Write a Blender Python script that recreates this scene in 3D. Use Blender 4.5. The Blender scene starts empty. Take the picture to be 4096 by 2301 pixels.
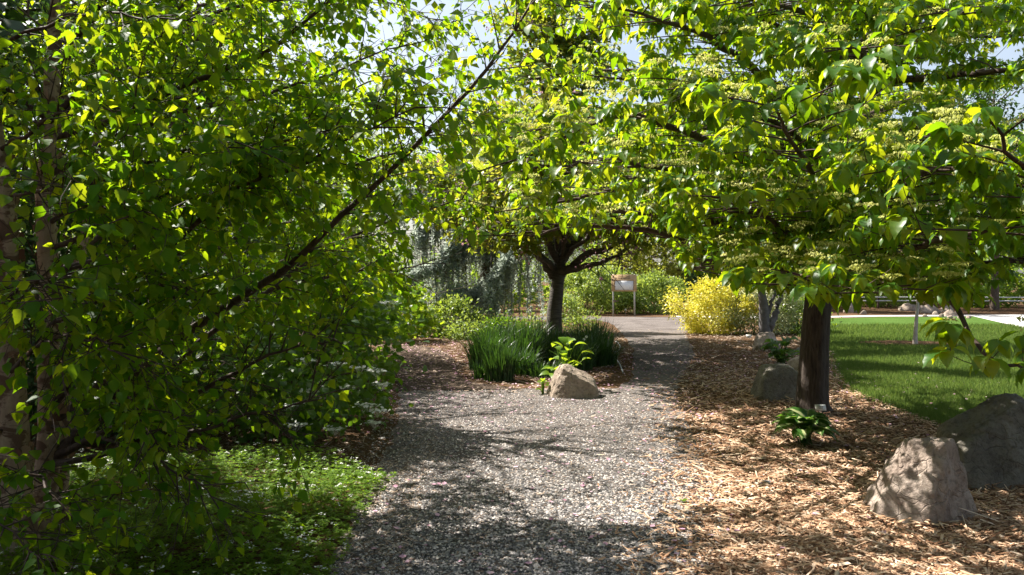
import bpy, bmesh, math
import numpy as np
from mathutils import Vector, Matrix, noise

rng = np.random.default_rng(11)
SC = bpy.context.scene
COL = SC.collection

# ------------------------------------------------------------------ camera, sky, sun, exposure
EYE = 1.6
cam_data = bpy.data.cameras.new("camera")
cam_data.lens = 30.0
cam_data.sensor_width = 36.0
cam_data.shift_y = -0.0073
cam_data.clip_start = 0.05
cam_data.clip_end = 2000.0
cam = bpy.data.objects.new("camera", cam_data)
COL.objects.link(cam)
cam.location = (0, 0, EYE)
cam.rotation_euler = (math.radians(90), 0, 0)
SC.camera = cam

SUN_AZ = math.radians(-53)      # measured from +Y towards +X : the sun stands ahead and to the left
SUN_EL = math.radians(49)
world = bpy.data.worlds.new("World")
SC.world = world
world.use_nodes = True
wn = world.node_tree
bg = wn.nodes["Background"]
sky = wn.nodes.new("ShaderNodeTexSky")
sky.sky_type = 'NISHITA'
sky.sun_disc = False
sky.sun_elevation = SUN_EL
sky.sun_rotation = SUN_AZ
sky.air_density = 1.0
sky.dust_density = 3.0
# a thin white veil of high cloud over the blue, the same all round the sky
wtc = wn.nodes.new('ShaderNodeTexCoord'); wno = wn.nodes.new('ShaderNodeTexNoise'); wno.inputs['Scale'].default_value = 2.2; wno.inputs['Detail'].default_value = 5
wn.links.new(wtc.outputs['Generated'], wno.inputs['Vector'])
wr = wn.nodes.new('ShaderNodeValToRGB'); wr.color_ramp.elements[0].position = .3; wr.color_ramp.elements[0].color = (.9, .93, .96, 1)
wr.color_ramp.elements[1].position = .7; wr.color_ramp.elements[1].color = (2.2, 2.2, 2.2, 1)
wn.links.new(wno.outputs['Fac'], wr.inputs[0])
wa = wn.nodes.new('ShaderNodeMix'); wa.data_type = 'RGBA'; wa.blend_type = 'ADD'; wa.inputs[0].default_value = 1.0
wn.links.new(sky.outputs[0], wa.inputs[6]); wn.links.new(wr.outputs[0], wa.inputs[7])
wn.links.new(wa.outputs[2], bg.inputs[0])
bg.inputs[1].default_value = 0.055

sun_data = bpy.data.lights.new("sun", 'SUN')
sun_data.energy = 5.0
sun_data.angle = math.radians(0.53)
sun_data.color = (1.0, 0.94, 0.85)
sun = bpy.data.objects.new("sun", sun_data)
COL.objects.link(sun)
SUN_DIR = Vector((math.sin(SUN_AZ) * math.cos(SUN_EL), math.cos(SUN_AZ) * math.cos(SUN_EL), math.sin(SUN_EL)))
sun.rotation_euler = SUN_DIR.to_track_quat('Z', 'Y').to_euler()
sun.location = (-20, 20, 30)

SC.view_settings.view_transform = 'Standard'
SC.view_settings.look = 'None'
SC.view_settings.exposure = 1.55
SC.view_settings.gamma = 1.0
SC.view_settings.use_curve_mapping = False
SC.render.engine = 'CYCLES'
SC.cycles.use_denoising = True
SC.cycles.max_bounces = 10
SC.cycles.diffuse_bounces = 5
SC.cycles.transmission_bounces = 6
SC.cycles.glossy_bounces = 3
SC.cycles.sample_clamp_indirect = 6.0

# ------------------------------------------------------------------ helpers
FPX = 3413.3
def at(u, v, Y):
    """a point of the place, from its bearing in the photograph (4096 wide) and its distance"""
    return np.array([(u - 2048) * Y / FPX, Y, EYE - (v - 1120) * Y / FPX])

def gpos(u, v):
    Y = EYE * FPX / (v - 1120)
    return np.array([(u - 2048) * Y / FPX, Y, 0.0])

def R(a, b, n=None):
    return rng.uniform(a, b, n)

def norm(a):
    a = np.asarray(a, float)
    return a / (np.linalg.norm(a, axis=-1, keepdims=True) + 1e-9)

class Acc:
    def __init__(self):
        self.V = []; self.T = []; self.Q = []; self.r = []; self.n = 0
    def add(self, V, T=None, Q=None, r=0.0):
        V = np.asarray(V, float).reshape(-1, 3)
        if T is not None and len(T): self.T.append(np.asarray(T).reshape(-1, 3) + self.n)
        if Q is not None and len(Q): self.Q.append(np.asarray(Q).reshape(-1, 4) + self.n)
        self.V.append(V)
        self.r.append(np.full(len(V), r) if np.isscalar(r) else np.asarray(r))
        self.n += len(V)
    def stamp(self, tpl, M, P, r):
        """copies of a template (verts, tris) at P with 3x3 frames M"""
        TV, TF = tpl
        n, k = len(P), len(TV)
        if n == 0: return
        V = np.einsum('nij,kj->nki', M, TV) + P[:, None, :]
        T = (TF[None] + (np.arange(n) * k)[:, None, None]).reshape(-1, 3)
        self.add(V.reshape(-1, 3), T=T, r=np.repeat(r, k))
    def mesh(self, name, off=(0, 0, 0), smooth=True):
        V = np.concatenate(self.V) - np.asarray(off)
        T = np.concatenate(self.T) if self.T else np.zeros((0, 3), int)
        Q = np.concatenate(self.Q) if self.Q else np.zeros((0, 4), int)
        me = bpy.data.meshes.new(name)
        me.vertices.add(len(V)); me.vertices.foreach_set('co', V.astype(np.float32).ravel())
        loops = np.concatenate([T.ravel(), Q.ravel()]).astype(np.int32)
        me.loops.add(len(loops)); me.loops.foreach_set('vertex_index', loops)
        starts = np.concatenate([np.arange(len(T)) * 3, len(T) * 3 + np.arange(len(Q)) * 4]).astype(np.int32)
        me.polygons.add(len(starts)); me.polygons.foreach_set('loop_start', starts)
        me.update(calc_edges=True)
        if smooth:
            me.polygons.foreach_set('use_smooth', np.ones(len(starts), bool))
        a = me.attributes.new('rnd', 'FLOAT', 'POINT')
        a.data.foreach_set('value', np.concatenate(self.r).astype(np.float32))
        me.validate()
        return me

def tag(o, label=None, cat=None, group=None, kind=None):
    if label: o['label'] = label
    if cat: o['category'] = cat
    if group: o['group'] = group
    if kind: o['kind'] = kind
    return o

def thing(name, label, cat, loc, group=None):
    o = bpy.data.objects.new(name, None)
    o.empty_display_size = 0.2
    COL.objects.link(o); o.location = tuple(float(x) for x in loc)
    return tag(o, label, cat, group)

def part(name, acc, mat, root=None, kind=None, smooth=True, label=None):
    off = tuple(root.location) if root is not None else (0, 0, 0)
    p = root
    while p is not None and p.parent is not None:
        p = p.parent; off = tuple(np.array(off) + np.array(p.location))
    me = acc.mesh(name, off, smooth) if isinstance(acc, Acc) else acc
    if mat: me.materials.append(mat)
    o = bpy.data.objects.new(name, me)
    COL.objects.link(o)
    if root is not None: o.parent = root
    if kind: o['kind'] = kind
    if label: o['label'] = label
    return o

def inst(name, me, root, M, P):
    """one more object that shares mesh data, at world P with 3x3 frame M, child of root"""
    o = bpy.data.objects.new(name, me); COL.objects.link(o)
    m = Matrix(M.tolist()).to_4x4()
    off = np.array(root.location) if root is not None else np.zeros(3)
    m.translation = Vector((P - off).tolist())
    o.parent = root
    o.matrix_local = m
    return o

def catmull(P, n):
    P = np.asarray(P, float)
    if len(P) == 2: return P[0] + (P[1] - P[0]) * np.linspace(0, 1, n)[:, None]
    Q = np.vstack([2 * P[0] - P[1], P, 2 * P[-1] - P[-2]])
    t = np.linspace(0, len(P) - 1 - 1e-6, n); i = t.astype(int); f = (t - i)[:, None]
    a, b, c, d = Q[i], Q[i + 1], Q[i + 2], Q[i + 3]
    return 0.5 * ((2 * b) + (-a + c) * f + (2 * a - 5 * b + 4 * c - d) * f * f + (-a + 3 * b - 3 * c + d) * f ** 3)

def tube(acc, P, rad, sides=6, r=0.0, cap=False, lumpy=0.0):
    P = np.asarray(P, float); n = len(P)
    rad = np.broadcast_to(np.asarray(rad, float), (n,))
    T = norm(np.gradient(P, axis=0))
    ref = np.array([0, 0, 1.0]) if abs(T[0, 2]) < 0.9 else np.array([1.0, 0, 0])
    A = norm(np.cross(T, ref)); B = np.cross(T, A)
    th = np.linspace(0, 2 * np.pi, sides, endpoint=False)
    rr = rad[:, None] * np.ones((1, sides))
    if lumpy: rr = rr * (1 + R(-lumpy, lumpy, (n, sides)))
    V = P[:, None] + rr[..., None] * (np.cos(th)[None, :, None] * A[:, None] + np.sin(th)[None, :, None] * B[:, None])
    i = np.arange(n - 1)[:, None] * sides; j = np.arange(sides)[None]; k = (j + 1) % sides
    Q = np.stack([i + j, i + k, i + sides + k, i + sides + j], -1).reshape(-1, 4)
    V = V.reshape(-1, 3)
    if cap:
        Tn = []
        V = np.vstack([V, P[-1]])
        for s in range(sides): Tn.append([(n - 1) * sides + s, (n - 1) * sides + (s + 1) % sides, n * sides])
        acc.add(V, T=Tn, Q=Q, r=r)
    else:
        acc.add(V, Q=Q, r=r)

def frames(d, nrm, size):
    """leaf frames: y along d, z near nrm"""
    d = norm(d); x = norm(np.cross(d, nrm)); z = np.cross(x, d)
    return np.stack([x, d, z], -1) * np.asarray(size)[:, None, None]

def box(acc, c, s, r=0.0, rot=None):
    c = np.asarray(c, float); s = np.asarray(s, float) / 2
    V = np.array([[x, y, z] for x in (-1, 1) for y in (-1, 1) for z in (-1, 1)], float) * s
    if rot is not None: V = V @ np.asarray(rot).T
    Q = [[0, 1, 3, 2], [4, 6, 7, 5], [0, 4, 5, 1], [2, 3, 7, 6], [0, 2, 6, 4], [1, 5, 7, 3]]
    acc.add(V + c, Q=Q, r=r)

# ------------------------------------------------------------------ leaf templates  (x width, y length, z up)
def blade(rows, widths, zc, edge_lift, jag=0.0, veins=0.0, pet=0.0):
    """leaf of `rows` stations; widths are half widths; zc the curve of the midrib"""
    V = []; T = []
    n = len(rows)
    for i, y in enumerate(rows):
        w = widths[i]
        if jag and 0 < i < n - 1: w = w * (1 + (jag if i % 2 else -jag))
        v = veins * (1 if i % 2 else -1)
        V.append([0, y, zc[i]])
        V.append([-w, y + (0.02 if i % 2 else -0.02), zc[i] + edge_lift * w + v])
        V.append([w, y + (0.02 if i % 2 else -0.02), zc[i] + edge_lift * w + v])
    for i in range(n - 1):
        a, b = 3 * i, 3 * (i + 1)
        if widths[i] > 0 and widths[i + 1] > 0:
            T += [[a, b, b + 1], [a, b + 1, a + 1], [a, b + 2, b], [a, a + 2, b + 2]]
        elif widths[i] > 0:
            T += [[a, b, a + 1], [a, a + 2, b]]
        else:
            T += [[a, b, b + 1], [a, b + 2, b]]
    V = np.array(V); T = np.array(T)
    used = np.unique(T); mp = np.full(len(V), -1); mp[used] = np.arange(len(used))
    V = V[used]; T = mp[T]
    V[:, 1] += pet
    return V, T

BIRCH = blade([0, .22, .55, 1], [0, .36, .32, 0], [0, .02, .01, -.10], .25)
BIRCH_HERO = blade([0, .08, .16, .24, .33, .42, .52, .62, .72, .82, .91, 1], [0, .17, .28, .35, .37, .36, .32, .27, .2, .13, .06, 0],
                   [0, .01, .02, .025, .025, .02, .01, 0, -.02, -.05, -.08, -.12], .28, jag=.07, veins=.006)
DOG = blade([0, .2, .5, .8, 1], [0, .2, .29, .16, 0], [0, .03, -.02, -.16, -.33], .30)
DOG_HERO = blade([0, .07, .15, .24, .33, .42, .52, .62, .72, .82, .91, 1], [0, .1, .19, .25, .285, .3, .295, .26, .21, .14, .06, 0],
                 [0, .015, .03, .035, .03, .01, -.02, -.06, -.12, -.19, -.27, -.36], .32, veins=.009)
CHERRY = blade([0, .25, .6, 1], [0, .19, .22, 0], [0, .02, -.03, -.16], .35)
OVAL = blade([0, .3, .65, 1], [0, .3, .33, 0], [0, .02, .0, -.10], .25)
SMALL = (np.array([[0, 0, 0], [-.28, .45, .06], [.28, .45, .06], [0, 1, -.05]]), np.array([[0, 2, 1], [1, 2, 3]]))
WILLOW = (np.array([[0, 0, 0], [-.1, .45, .03], [.1, .45, .03], [0, 1, -.1]]), np.array([[0, 2, 1], [1, 2, 3]]))

TRI = (np.array([[0, 0, 0], [-.25, .7, .05], [.25, .75, .05]]), np.array([[0, 2, 1]]))
FLORET = (np.array([[-1, 0, .1], [0, -1, .1], [1, 0, .1], [0, 1, .1], [0, 0, -.2]], float), np.array([[0, 1, 4], [1, 2, 4], [2, 3, 4], [3, 0, 4]]))
BIRCH_LO = (np.array([[0, 0, 0], [-.36, .32, .09], [.36, .32, .09], [0, 1, -.08], [0, .42, .01]]), np.array([[0, 4, 1], [4, 3, 1], [0, 2, 4], [4, 2, 3]]))
DOG_LO = (np.array([[0, 0, 0], [-.27, .40, .09], [.27, .40, .09], [0, 1, -.30], [0, .5, 0], [-.17, .75, -.08], [.17, .75, -.08]]), np.array([[0, 4, 1], [1, 4, 5], [4, 3, 5], [0, 2, 4], [2, 6, 4], [4, 6, 3]]))
DOG_FAR = (np.array([[0, 0, 0], [-.29, .45, .07], [.29, .45, .07], [0, 1, -.28], [0, .5, 0]]), np.array([[0, 4, 1], [4, 3, 1], [0, 2, 4], [4, 2, 3]]))
def flower_tpl(npet, w, cup):
    V = []; T = []
    for k in range(npet):
        a = 2 * math.pi * k / npet; ca, sa = math.cos(a), math.sin(a)
        pts = [(0, 0, 0), (-w, .6, cup * .6), (0, 1, cup), (w, .6, cup * .6)]
        b = len(V)
        V += [(x * ca - y * sa, x * sa + y * ca, z) for x, y, z in pts]
        T += [[b, b + 2, b + 1], [b, b + 3, b + 2]]
    return np.array(V), np.array(T)
FLOWER5 = flower_tpl(5, .4, .1)
FLOWER4 = flower_tpl(4, .32, .15)
BLOSSOM = flower_tpl(6, .42, .5)

def cyme_tpl(n, seed, rad=1.0, big=1.0, rays=9):
    """flat-topped flower head: many florets on rays"""
    g = np.random.default_rng(seed); V = []; T = []
    for k in range(rays):
        a = 2 * math.pi * k / rays + g.uniform(-.2, .2); ca, sa = math.cos(a), math.sin(a); rr = g.uniform(.6, .95)
        b = len(V)
        V += [(0, 0, -.55), (rr * ca - .03 * sa, rr * sa + .03 * ca, -.03), (rr * ca + .03 * sa, rr * sa - .03 * ca, -.03)]
        T += [[b, b + 1, b + 2]]
    for k in range(n):
        r = math.sqrt(g.uniform(0, 1)) * rad; a = g.uniform(0, 2 * math.pi)
        c = np.array([r * math.cos(a), r * math.sin(a), -.18 * r * r + g.uniform(-.05, .06)])
        s = g.uniform(.08, .14) * big; q = norm(g.normal(size=3)) * s; w = norm(np.cross(q, g.normal(size=3))) * s
        up = np.array([0, 0, s * .8]); b = len(V)
        V += [c + q, c + w + up * .3, c - q, c - w + up * .3, c + up]
        T += [[b, b + 1, b + 4], [b + 1, b + 2, b + 4], [b + 2, b + 3, b + 4], [b + 3, b, b + 4]] if big == 1.0 else [[b, b + 1, b + 4], [b + 2, b + 3, b + 4]]
    return np.array(V, float), np.array(T)

# ------------------------------------------------------------------ materials
def new_mat(name):
    m = bpy.data.materials.new(name); m.use_nodes = True
    nt = m.node_tree; bsdf = nt.nodes['Principled BSDF']; out = nt.nodes['Material Output']
    return m, nt, bsdf, out

def N(nt, kind, **kw):
    n = nt.nodes.new(kind)
    for k, v in kw.items(): setattr(n, k, v)
    return n

def ramp(nt, stops, fac):
    n = N(nt, 'ShaderNodeValToRGB'); el = n.color_ramp.elements
    if len(stops) == 1: stops = [stops[0], (1.0, stops[0][1])]
    while len(el) < len(stops): el.new(0.5)
    for e, (p, c) in zip(el, stops): e.position = p; e.color = (*c, 1)
    nt.links.new(fac, n.inputs[0]); return n.outputs[0]

def rnd_out(nt):
    a = N(nt, 'ShaderNodeAttribute', attribute_name='rnd'); oi = N(nt, 'ShaderNodeObjectInfo')
    s = N(nt, 'ShaderNodeMath', operation='ADD'); f = N(nt, 'ShaderNodeMath', operation='FRACT')
    nt.links.new(a.outputs['Fac'], s.inputs[0]); nt.links.new(oi.outputs['Random'], s.inputs[1]); nt.links.new(s.outputs[0], f.inputs[0])
    return f.outputs[0]

def coords(nt, scale=(1, 1, 1)):
    g = N(nt, 'ShaderNodeNewGeometry'); mp = N(nt, 'ShaderNodeMapping')
    mp.inputs['Scale'].default_value = scale
    nt.links.new(g.outputs['Position'], mp.inputs[0]); return mp.outputs[0]

def noise_n(nt, vec, scale, detail=4, rough=.55, dist=0):
    n = N(nt, 'ShaderNodeTexNoise'); n.inputs['Scale'].default_value = scale; n.inputs['Detail'].default_value = detail
    n.inputs['Roughness'].default_value = rough; n.inputs['Distortion'].default_value = dist
    nt.links.new(vec, n.inputs['Vector']); return n.outputs['Fac']

def bump(nt, bsdf, h, strength, dist):
    b = N(nt, 'ShaderNodeBump'); b.inputs['Strength'].default_value = strength; b.inputs['Distance'].default_value = dist
    nt.links.new(h, b.inputs['Height']); nt.links.new(b.outputs[0], bsdf.inputs['Normal'])

def leaf_mat(name, cols, trans, tf=.45, rough=.42, spec=.45):
    """leaf blade: glossy skin over a diffuse body, light passes through in a yellower green"""
    m, nt, b, out = new_mat(name)
    r = rnd_out(nt)
    k = len(cols) - 1
    c = ramp(nt, [(i / max(k, 1), q) for i, q in enumerate(cols)], r)
    t = ramp(nt, [(i / max(len(trans) - 1, 1), q) for i, q in enumerate(trans)], r)
    nt.links.new(c, b.inputs['Base Color']); b.inputs['Roughness'].default_value = rough
    b.inputs['Specular IOR Level'].default_value = spec
    tr = N(nt, 'ShaderNodeBsdfTranslucent'); nt.links.new(t, tr.inputs[0])
    mx = N(nt, 'ShaderNodeMixShader'); mx.inputs[0].default_value = tf
    nt.links.new(b.outputs[0], mx.inputs[1]); nt.links.new(tr.outputs[0], mx.inputs[2])
    nt.links.new(mx.outputs[0], out.inputs[0]); return m

def bark_mat(name, dark, light, scale=(8, 8, 2), rough=.9, strength=.6, dist=.02, patch=None):
    m, nt, b, out = new_mat(name)
    v = coords(nt, scale)
    f = noise_n(nt, v, 2.5, 6, .65, .4)
    c = ramp(nt, [(.32, dark), (.68, light)], f)
    if patch:
        f2 = noise_n(nt, coords(nt, (3, 3, 5)), 2.2, 5, .6, .8)
        mx = N(nt, 'ShaderNodeMix', data_type='RGBA')
        rm = ramp(nt, [(.50, (0, 0, 0)), (.56, (1, 1, 1))], f2)
        nt.links.new(rm, mx.inputs[0]); nt.links.new(c, mx.inputs[6]); mx.inputs[7].default_value = (*patch, 1)
        c = mx.outputs[2]
    nt.links.new(c, b.inputs['Base Color']); b.inputs['Roughness'].default_value = rough
    b.inputs['Specular IOR Level'].default_value = .25
    bump(nt, b, f, strength, dist); return m

def flat_mat(name, cols, rough=.8, spec=.3):
    m, nt, b, out = new_mat(name)
    c = ramp(nt, [(i / max(len(cols) - 1, 1), q) for i, q in enumerate(cols)], rnd_out(nt))
    nt.links.new(c, b.inputs['Base Color']); b.inputs['Roughness'].default_value = rough
    b.inputs['Specular IOR Level'].default_value = spec; return m

def rock_mat(name, a, b_, c_, scale=6.0):
    m, nt, b, out = new_mat(name)
    v = coords(nt)
    f1 = noise_n(nt, v, scale * .5, 6, .6, .6); f2 = noise_n(nt, v, scale * 5, 8, .7)
    c = ramp(nt, [(.3, a), (.5, b_), (.72, c_)], f1)
    mx = N(nt, 'ShaderNodeMix', data_type='RGBA', blend_type='MULTIPLY'); mx.inputs[0].default_value = .75
    sp = ramp(nt, [(.30, (.35, .33, .3)), (.52, (1, 1, 1))], f2)
    nt.links.new(c, mx.inputs[6]); nt.links.new(sp, mx.inputs[7])
    nt.links.new(mx.outputs[2], b.inputs['Base Color']); b.inputs['Roughness'].default_value = .85
    b.inputs['Specular IOR Level'].default_value = .3
    vo = N(nt, 'ShaderNodeTexVoronoi', feature='DISTANCE_TO_EDGE'); vo.inputs['Scale'].default_value = scale * .9
    wv = N(nt, 'ShaderNodeVectorMath', operation='MULTIPLY_ADD'); nz = N(nt, 'ShaderNodeTexNoise'); nz.inputs['Scale'].default_value = scale * .8
    nt.links.new(v, nz.inputs['Vector']); nt.links.new(nz.outputs['Color'], wv.inputs[0]); wv.inputs[1].default_value = (.35, .35, .35); nt.links.new(v, wv.inputs[2]); nt.links.new(wv.outputs[0], vo.inputs['Vector'])
    ck = ramp(nt, [(.0, (0, 0, 0)), (.035, (1, 1, 1))], vo.outputs['Distance'])
    ad = N(nt, 'ShaderNodeMath', operation='MULTIPLY_ADD'); nt.links.new(ck, ad.inputs[0]); ad.inputs[1].default_value = .45; nt.links.new(f2, ad.inputs[2])
    bump(nt, b, ad.outputs[0], .8, .025); return m

MAT = {}
MAT['birch_leaf'] = leaf_mat('birch_leaf', [(.032, .115, .006), (.042, .135, .007), (.060, .155, .010)], [(.24, .50, .006), (.40, .60, .008), (.64, .72, .015)], .5, .5, .2)
MAT['dog_leaf'] = leaf_mat('dogwood_leaf', [(.030, .100, .009), (.040, .120, .010), (.058, .140, .013)], [(.24, .46, .006), (.41, .58, .008), (.66, .72, .015)], .43, .4, .26)
MAT['cyme'] = leaf_mat('dogwood_cyme', [(.42, .46, .12), (.55, .56, .18), (.64, .62, .26)], [(.55, .58, .12), (.7, .7, .2)], .35, .7, .2)
MAT['cherry_leaf'] = leaf_mat('cherry_leaf', [(.035, .075, .018), (.05, .10, .02), (.08, .10, .03)], [(.32, .46, .025), (.42, .50, .035), (.52, .44, .06)], .48, .4, .35)
MAT['blossom'] = leaf_mat('pink_blossom', [(.45, .22, .30), (.55, .32, .40), (.62, .42, .48)], [(.5, .25, .33), (.6, .35, .42)], .35, .7, .2)
MAT['petal'] = flat_mat('fallen_petal', [(.42, .20, .28), (.58, .34, .44), (.68, .48, .55)], .8)
MAT['cedar'] = leaf_mat('blue_cedar_needles', [(.24, .30, .265), (.33, .385, .34), (.42, .47, .40)], [(.40, .46, .39), (.48, .54, .44)], .55, .6, .3)
MAT['cedar_new'] = leaf_mat('cedar_pale_shoots', [(.26, .29, .13), (.34, .34, .18)], [(.25, .3, .1)], .2, .6, .3)
MAT['vib_leaf'] = leaf_mat('viburnum_leaf', [(.03, .085, .010), (.045, .11, .012), (.06, .13, .016)], [(.18, .36, .012), (.28, .45, .02)], .4, .42, .45)
MAT['white_flower'] = leaf_mat('white_flower', [(.72, .74, .66), (.8, .8, .76)], [(.6, .62, .5)], .2, .7, .2)
MAT['yel_leaf'] = leaf_mat('golden_euonymus_leaf', [(.68, .56, .05), (.78, .68, .14), (.34, .38, .04), (.74, .62, .07)], [(.8, .72, .06), (.6, .6, .05)], .36, .45, .45)
MAT['var_leaf'] = leaf_mat('variegated_euonymus_leaf', [(.55, .55, .33), (.42, .46, .22), (.08, .15, .05), (.6, .58, .40)], [(.5, .5, .2)], .2, .45, .45)
MAT['fors_leaf'] = leaf_mat('pale_shrub_leaf', [(.11, .18, .035), (.15, .23, .045), (.20, .27, .06)], [(.34, .46, .05), (.44, .52, .08)], .4, .5, .4)
MAT['bg_leaf'] = leaf_mat('backdrop_leaf', [(.05, .11, .015), (.08, .15, .02), (.11, .18, .03)], [(.28, .44, .02), (.42, .55, .04)], .45, .5, .4)
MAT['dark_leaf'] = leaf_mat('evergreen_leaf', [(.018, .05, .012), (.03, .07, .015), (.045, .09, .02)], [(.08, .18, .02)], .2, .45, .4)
MAT['gold_tree'] = leaf_mat('gold_green_leaf', [(.16, .20, .03), (.22, .25, .04), (.28, .26, .05)], [(.42, .48, .04), (.5, .5, .06)], .4, .5, .4)
MAT['strap'] = leaf_mat('strap_leaf', [(.016, .046, .02), (.024, .06, .022), (.042, .088, .028)], [(.08, .20, .02), (.12, .25, .02)], .25, .4, .4)
MAT['ruff'] = leaf_mat('woodruff_leaf', [(.065, .145, .010), (.095, .18, .012), (.135, .21, .018)], [(.32, .52, .012), (.46, .62, .02)], .45, .6, .15)
MAT['hosta'] = leaf_mat('hosta_leaf', [(.04, .12, .02), (.06, .15, .025)], [(.2, .4, .03)], .35, .4, .5)
MAT['hosta_mid'] = leaf_mat('hosta_cream', [(.42, .48, .20), (.5, .52, .25)], [(.5, .55, .2)], .35, .45, .45)
MAT['hyd'] = leaf_mat('hydrangea_leaf', [(.07, .16, .012), (.10, .20, .015)], [(.42, .58, .02), (.5, .62, .03)], .45, .45, .4)
MAT['grass'] = leaf_mat('grass_blade', [(.052, .098, .024), (.076, .124, .033), (.145, .17, .065)], [(.20, .29, .05)], .35, 1.0, 0)

MAT['birch_bark'] = bark_mat('river_birch_bark', (.26, .18, .125), (.46, .35, .255), (6, 6, 3), .85, .6, .02, patch=(.15, .09, .062))
MAT['birch_limb'] = bark_mat('birch_limb_bark', (.035, .022, .017), (.11, .075, .058), (10, 10, 10), .7, .4, .01)
MAT['peel'] = flat_mat('peeling_bark', [(.12, .05, .03), (.35, .22, .14), (.50, .38, .28)], .8)
MAT['dog_bark'] = bark_mat('dogwood_bark', (.028, .020, .017), (.10, .078, .063), (22, 22, 2.5), .9, .8, .02)
MAT['dog_limb'] = bark_mat('dogwood_limb_bark', (.035, .022, .018), (.10, .065, .05), (10, 10, 10), .75, .4, .01)
MAT['cherry_bark'] = bark_mat('cherry_bark', (.035, .03, .028), (.13, .115, .10), (3, 3, 14), .8, .6, .02)
MAT['grey_bark'] = bark_mat('smooth_grey_bark', (.10, .09, .095), (.19, .175, .18), (3, 3, 6), .8, .4, .02)
MAT['pale_bark'] = bark_mat('pale_young_bark', (.35, .28, .24), (.55, .48, .43), (6, 6, 6), .8, .3, .01)
MAT['brown_bark'] = bark_mat('brown_bark', (.06, .042, .03), (.16, .12, .09), (8, 8, 2), .9, .6, .02)
MAT['rock'] = rock_mat('tan_boulder', (.22, .165, .135), (.34, .27, .225), (.46, .385, .33))
MAT['rock_grey'] = rock_mat('grey_boulder', (.115, .105, .088), (.18, .165, .138), (.26, .24, .20))
MAT['rock_light'] = rock_mat('sandstone', (.22, .17, .13), (.34, .27, .21), (.42, .35, .28))
MAT['slate'] = rock_mat('slate', (.12, .12, .13), (.18, .18, .20), (.24, .24, .26))
MAT['chip'] = flat_mat('wood_chip', [(.10, .05, .03), (.26, .145, .085), (.42, .26, .16), (.56, .38, .25), (.70, .55, .41)], .95, .02)
MAT['chip_grey'] = flat_mat('weathered_chip', [(.07, .05, .04), (.17, .125, .095), (.32, .24, .18), (.52, .42, .34)], .95, .02)
MAT['gravel'] = flat_mat('gravel_stone', [(.042, .041, .042), (.11, .107, .108), (.22, .21, .208), (.38, .355, .34), (.62, .55, .50)], .95, .03)
MAT['wood'] = bark_mat('sign_timber', (.36, .24, .12), (.52, .36, .20), (2, 2, 14), .8, .2, .005)
MAT['paper'] = flat_mat('map_sheet', [(.72, .72, .72), (.76, .76, .76)], .35, .5)
MAT['ink'] = flat_mat('ink', [(.02, .015, .012), (.03, .02, .015)], .8)
MAT['steel'] = flat_mat('galvanised_post', [(.42, .42, .38), (.5, .5, .46)], .5, .5)
MAT['label'] = flat_mat('plant_label', [(.62, .62, .58), (.7, .7, .66)], .35, .5)
MAT['hose'] = flat_mat('grey_pipe', [(.42, .43, .46), (.5, .5, .53)], .5, .5)
MAT['white_rail'] = flat_mat('white_rail', [(.7, .7, .68), (.78, .78, .76)], .6)

# ground surfaces
def ground_mat():
    m, nt, b, out = new_mat('mulch_soil')
    v = coords(nt)
    big = noise_n(nt, v, .6, 4); fine = noise_n(nt, coords(nt, (1, 1.6, 1)), 38, 8, .75, .3)
    c = ramp(nt, [(.30, (.035, .022, .015)), (.48, (.12, .074, .044)), (.62, (.23, .15, .092)), (.76, (.36, .26, .17))], fine)
    d = ramp(nt, [(.3, (.62, .60, .60)), (.7, (1.1, 1.08, 1.05))], big)
    mx = N(nt, 'ShaderNodeMix', data_type='RGBA', blend_type='MULTIPLY'); mx.inputs[0].default_value = 1
    nt.links.new(c, mx.inputs[6]); nt.links.new(d, mx.inputs[7]); c = mx.outputs[2]
    nt.links.new(c, b.inputs['Base Color']); b.inputs['Roughness'].default_value = 1; b.inputs['Specular IOR Level'].default_value = 0
    bump(nt, b, fine, .9, .03); return m
def path_mat():
    m, nt, b, out = new_mat('gravel_bed')
    v = coords(nt)
    fine = noise_n(nt, v, 55, 8, .8); 
    vo = N(nt, 'ShaderNodeTexVoronoi'); vo.inputs['Scale'].default_value = 60; nt.links.new(v, vo.inputs['Vector'])
    c = ramp(nt, [(.30, (.06, .058, .06)), (.5, (.16, .15, .148)), (.66, (.28, .26, .245)), (.78, (.42, .36, .31))], fine)
    mx = N(nt, 'ShaderNodeMix', data_type='RGBA'); mx.inputs[0].default_value = .35
    nt.links.new(c, mx.inputs[6])
    c2 = ramp(nt, [(0, (.08, .078, .08)), (.5, (.21, .2, .195)), (1, (.40, .36, .33))], vo.outputs['Color'])
    nt.links.new(c2, mx.inputs[7])
    worn = noise_n(nt, v, 1.1, 5, .65, .5); d = ramp(nt, [(.32, (.55, .50, .47)), (.52, (.85, .80, .76)), (.72, (1.05, .98, .90))], worn)
    m2 = N(nt, 'ShaderNodeMix', data_type='RGBA', blend_type='MULTIPLY'); m2.inputs[0].default_value = 1
    nt.links.new(mx.outputs[2], m2.inputs[6]); nt.links.new(d, m2.inputs[7])
    nt.links.new(m2.outputs[2], b.inputs['Base Color']); b.inputs['Roughness'].default_value = 1; b.inputs['Specular IOR Level'].default_value = 0
    bump(nt, b, fine, .8, .02); return m
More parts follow.
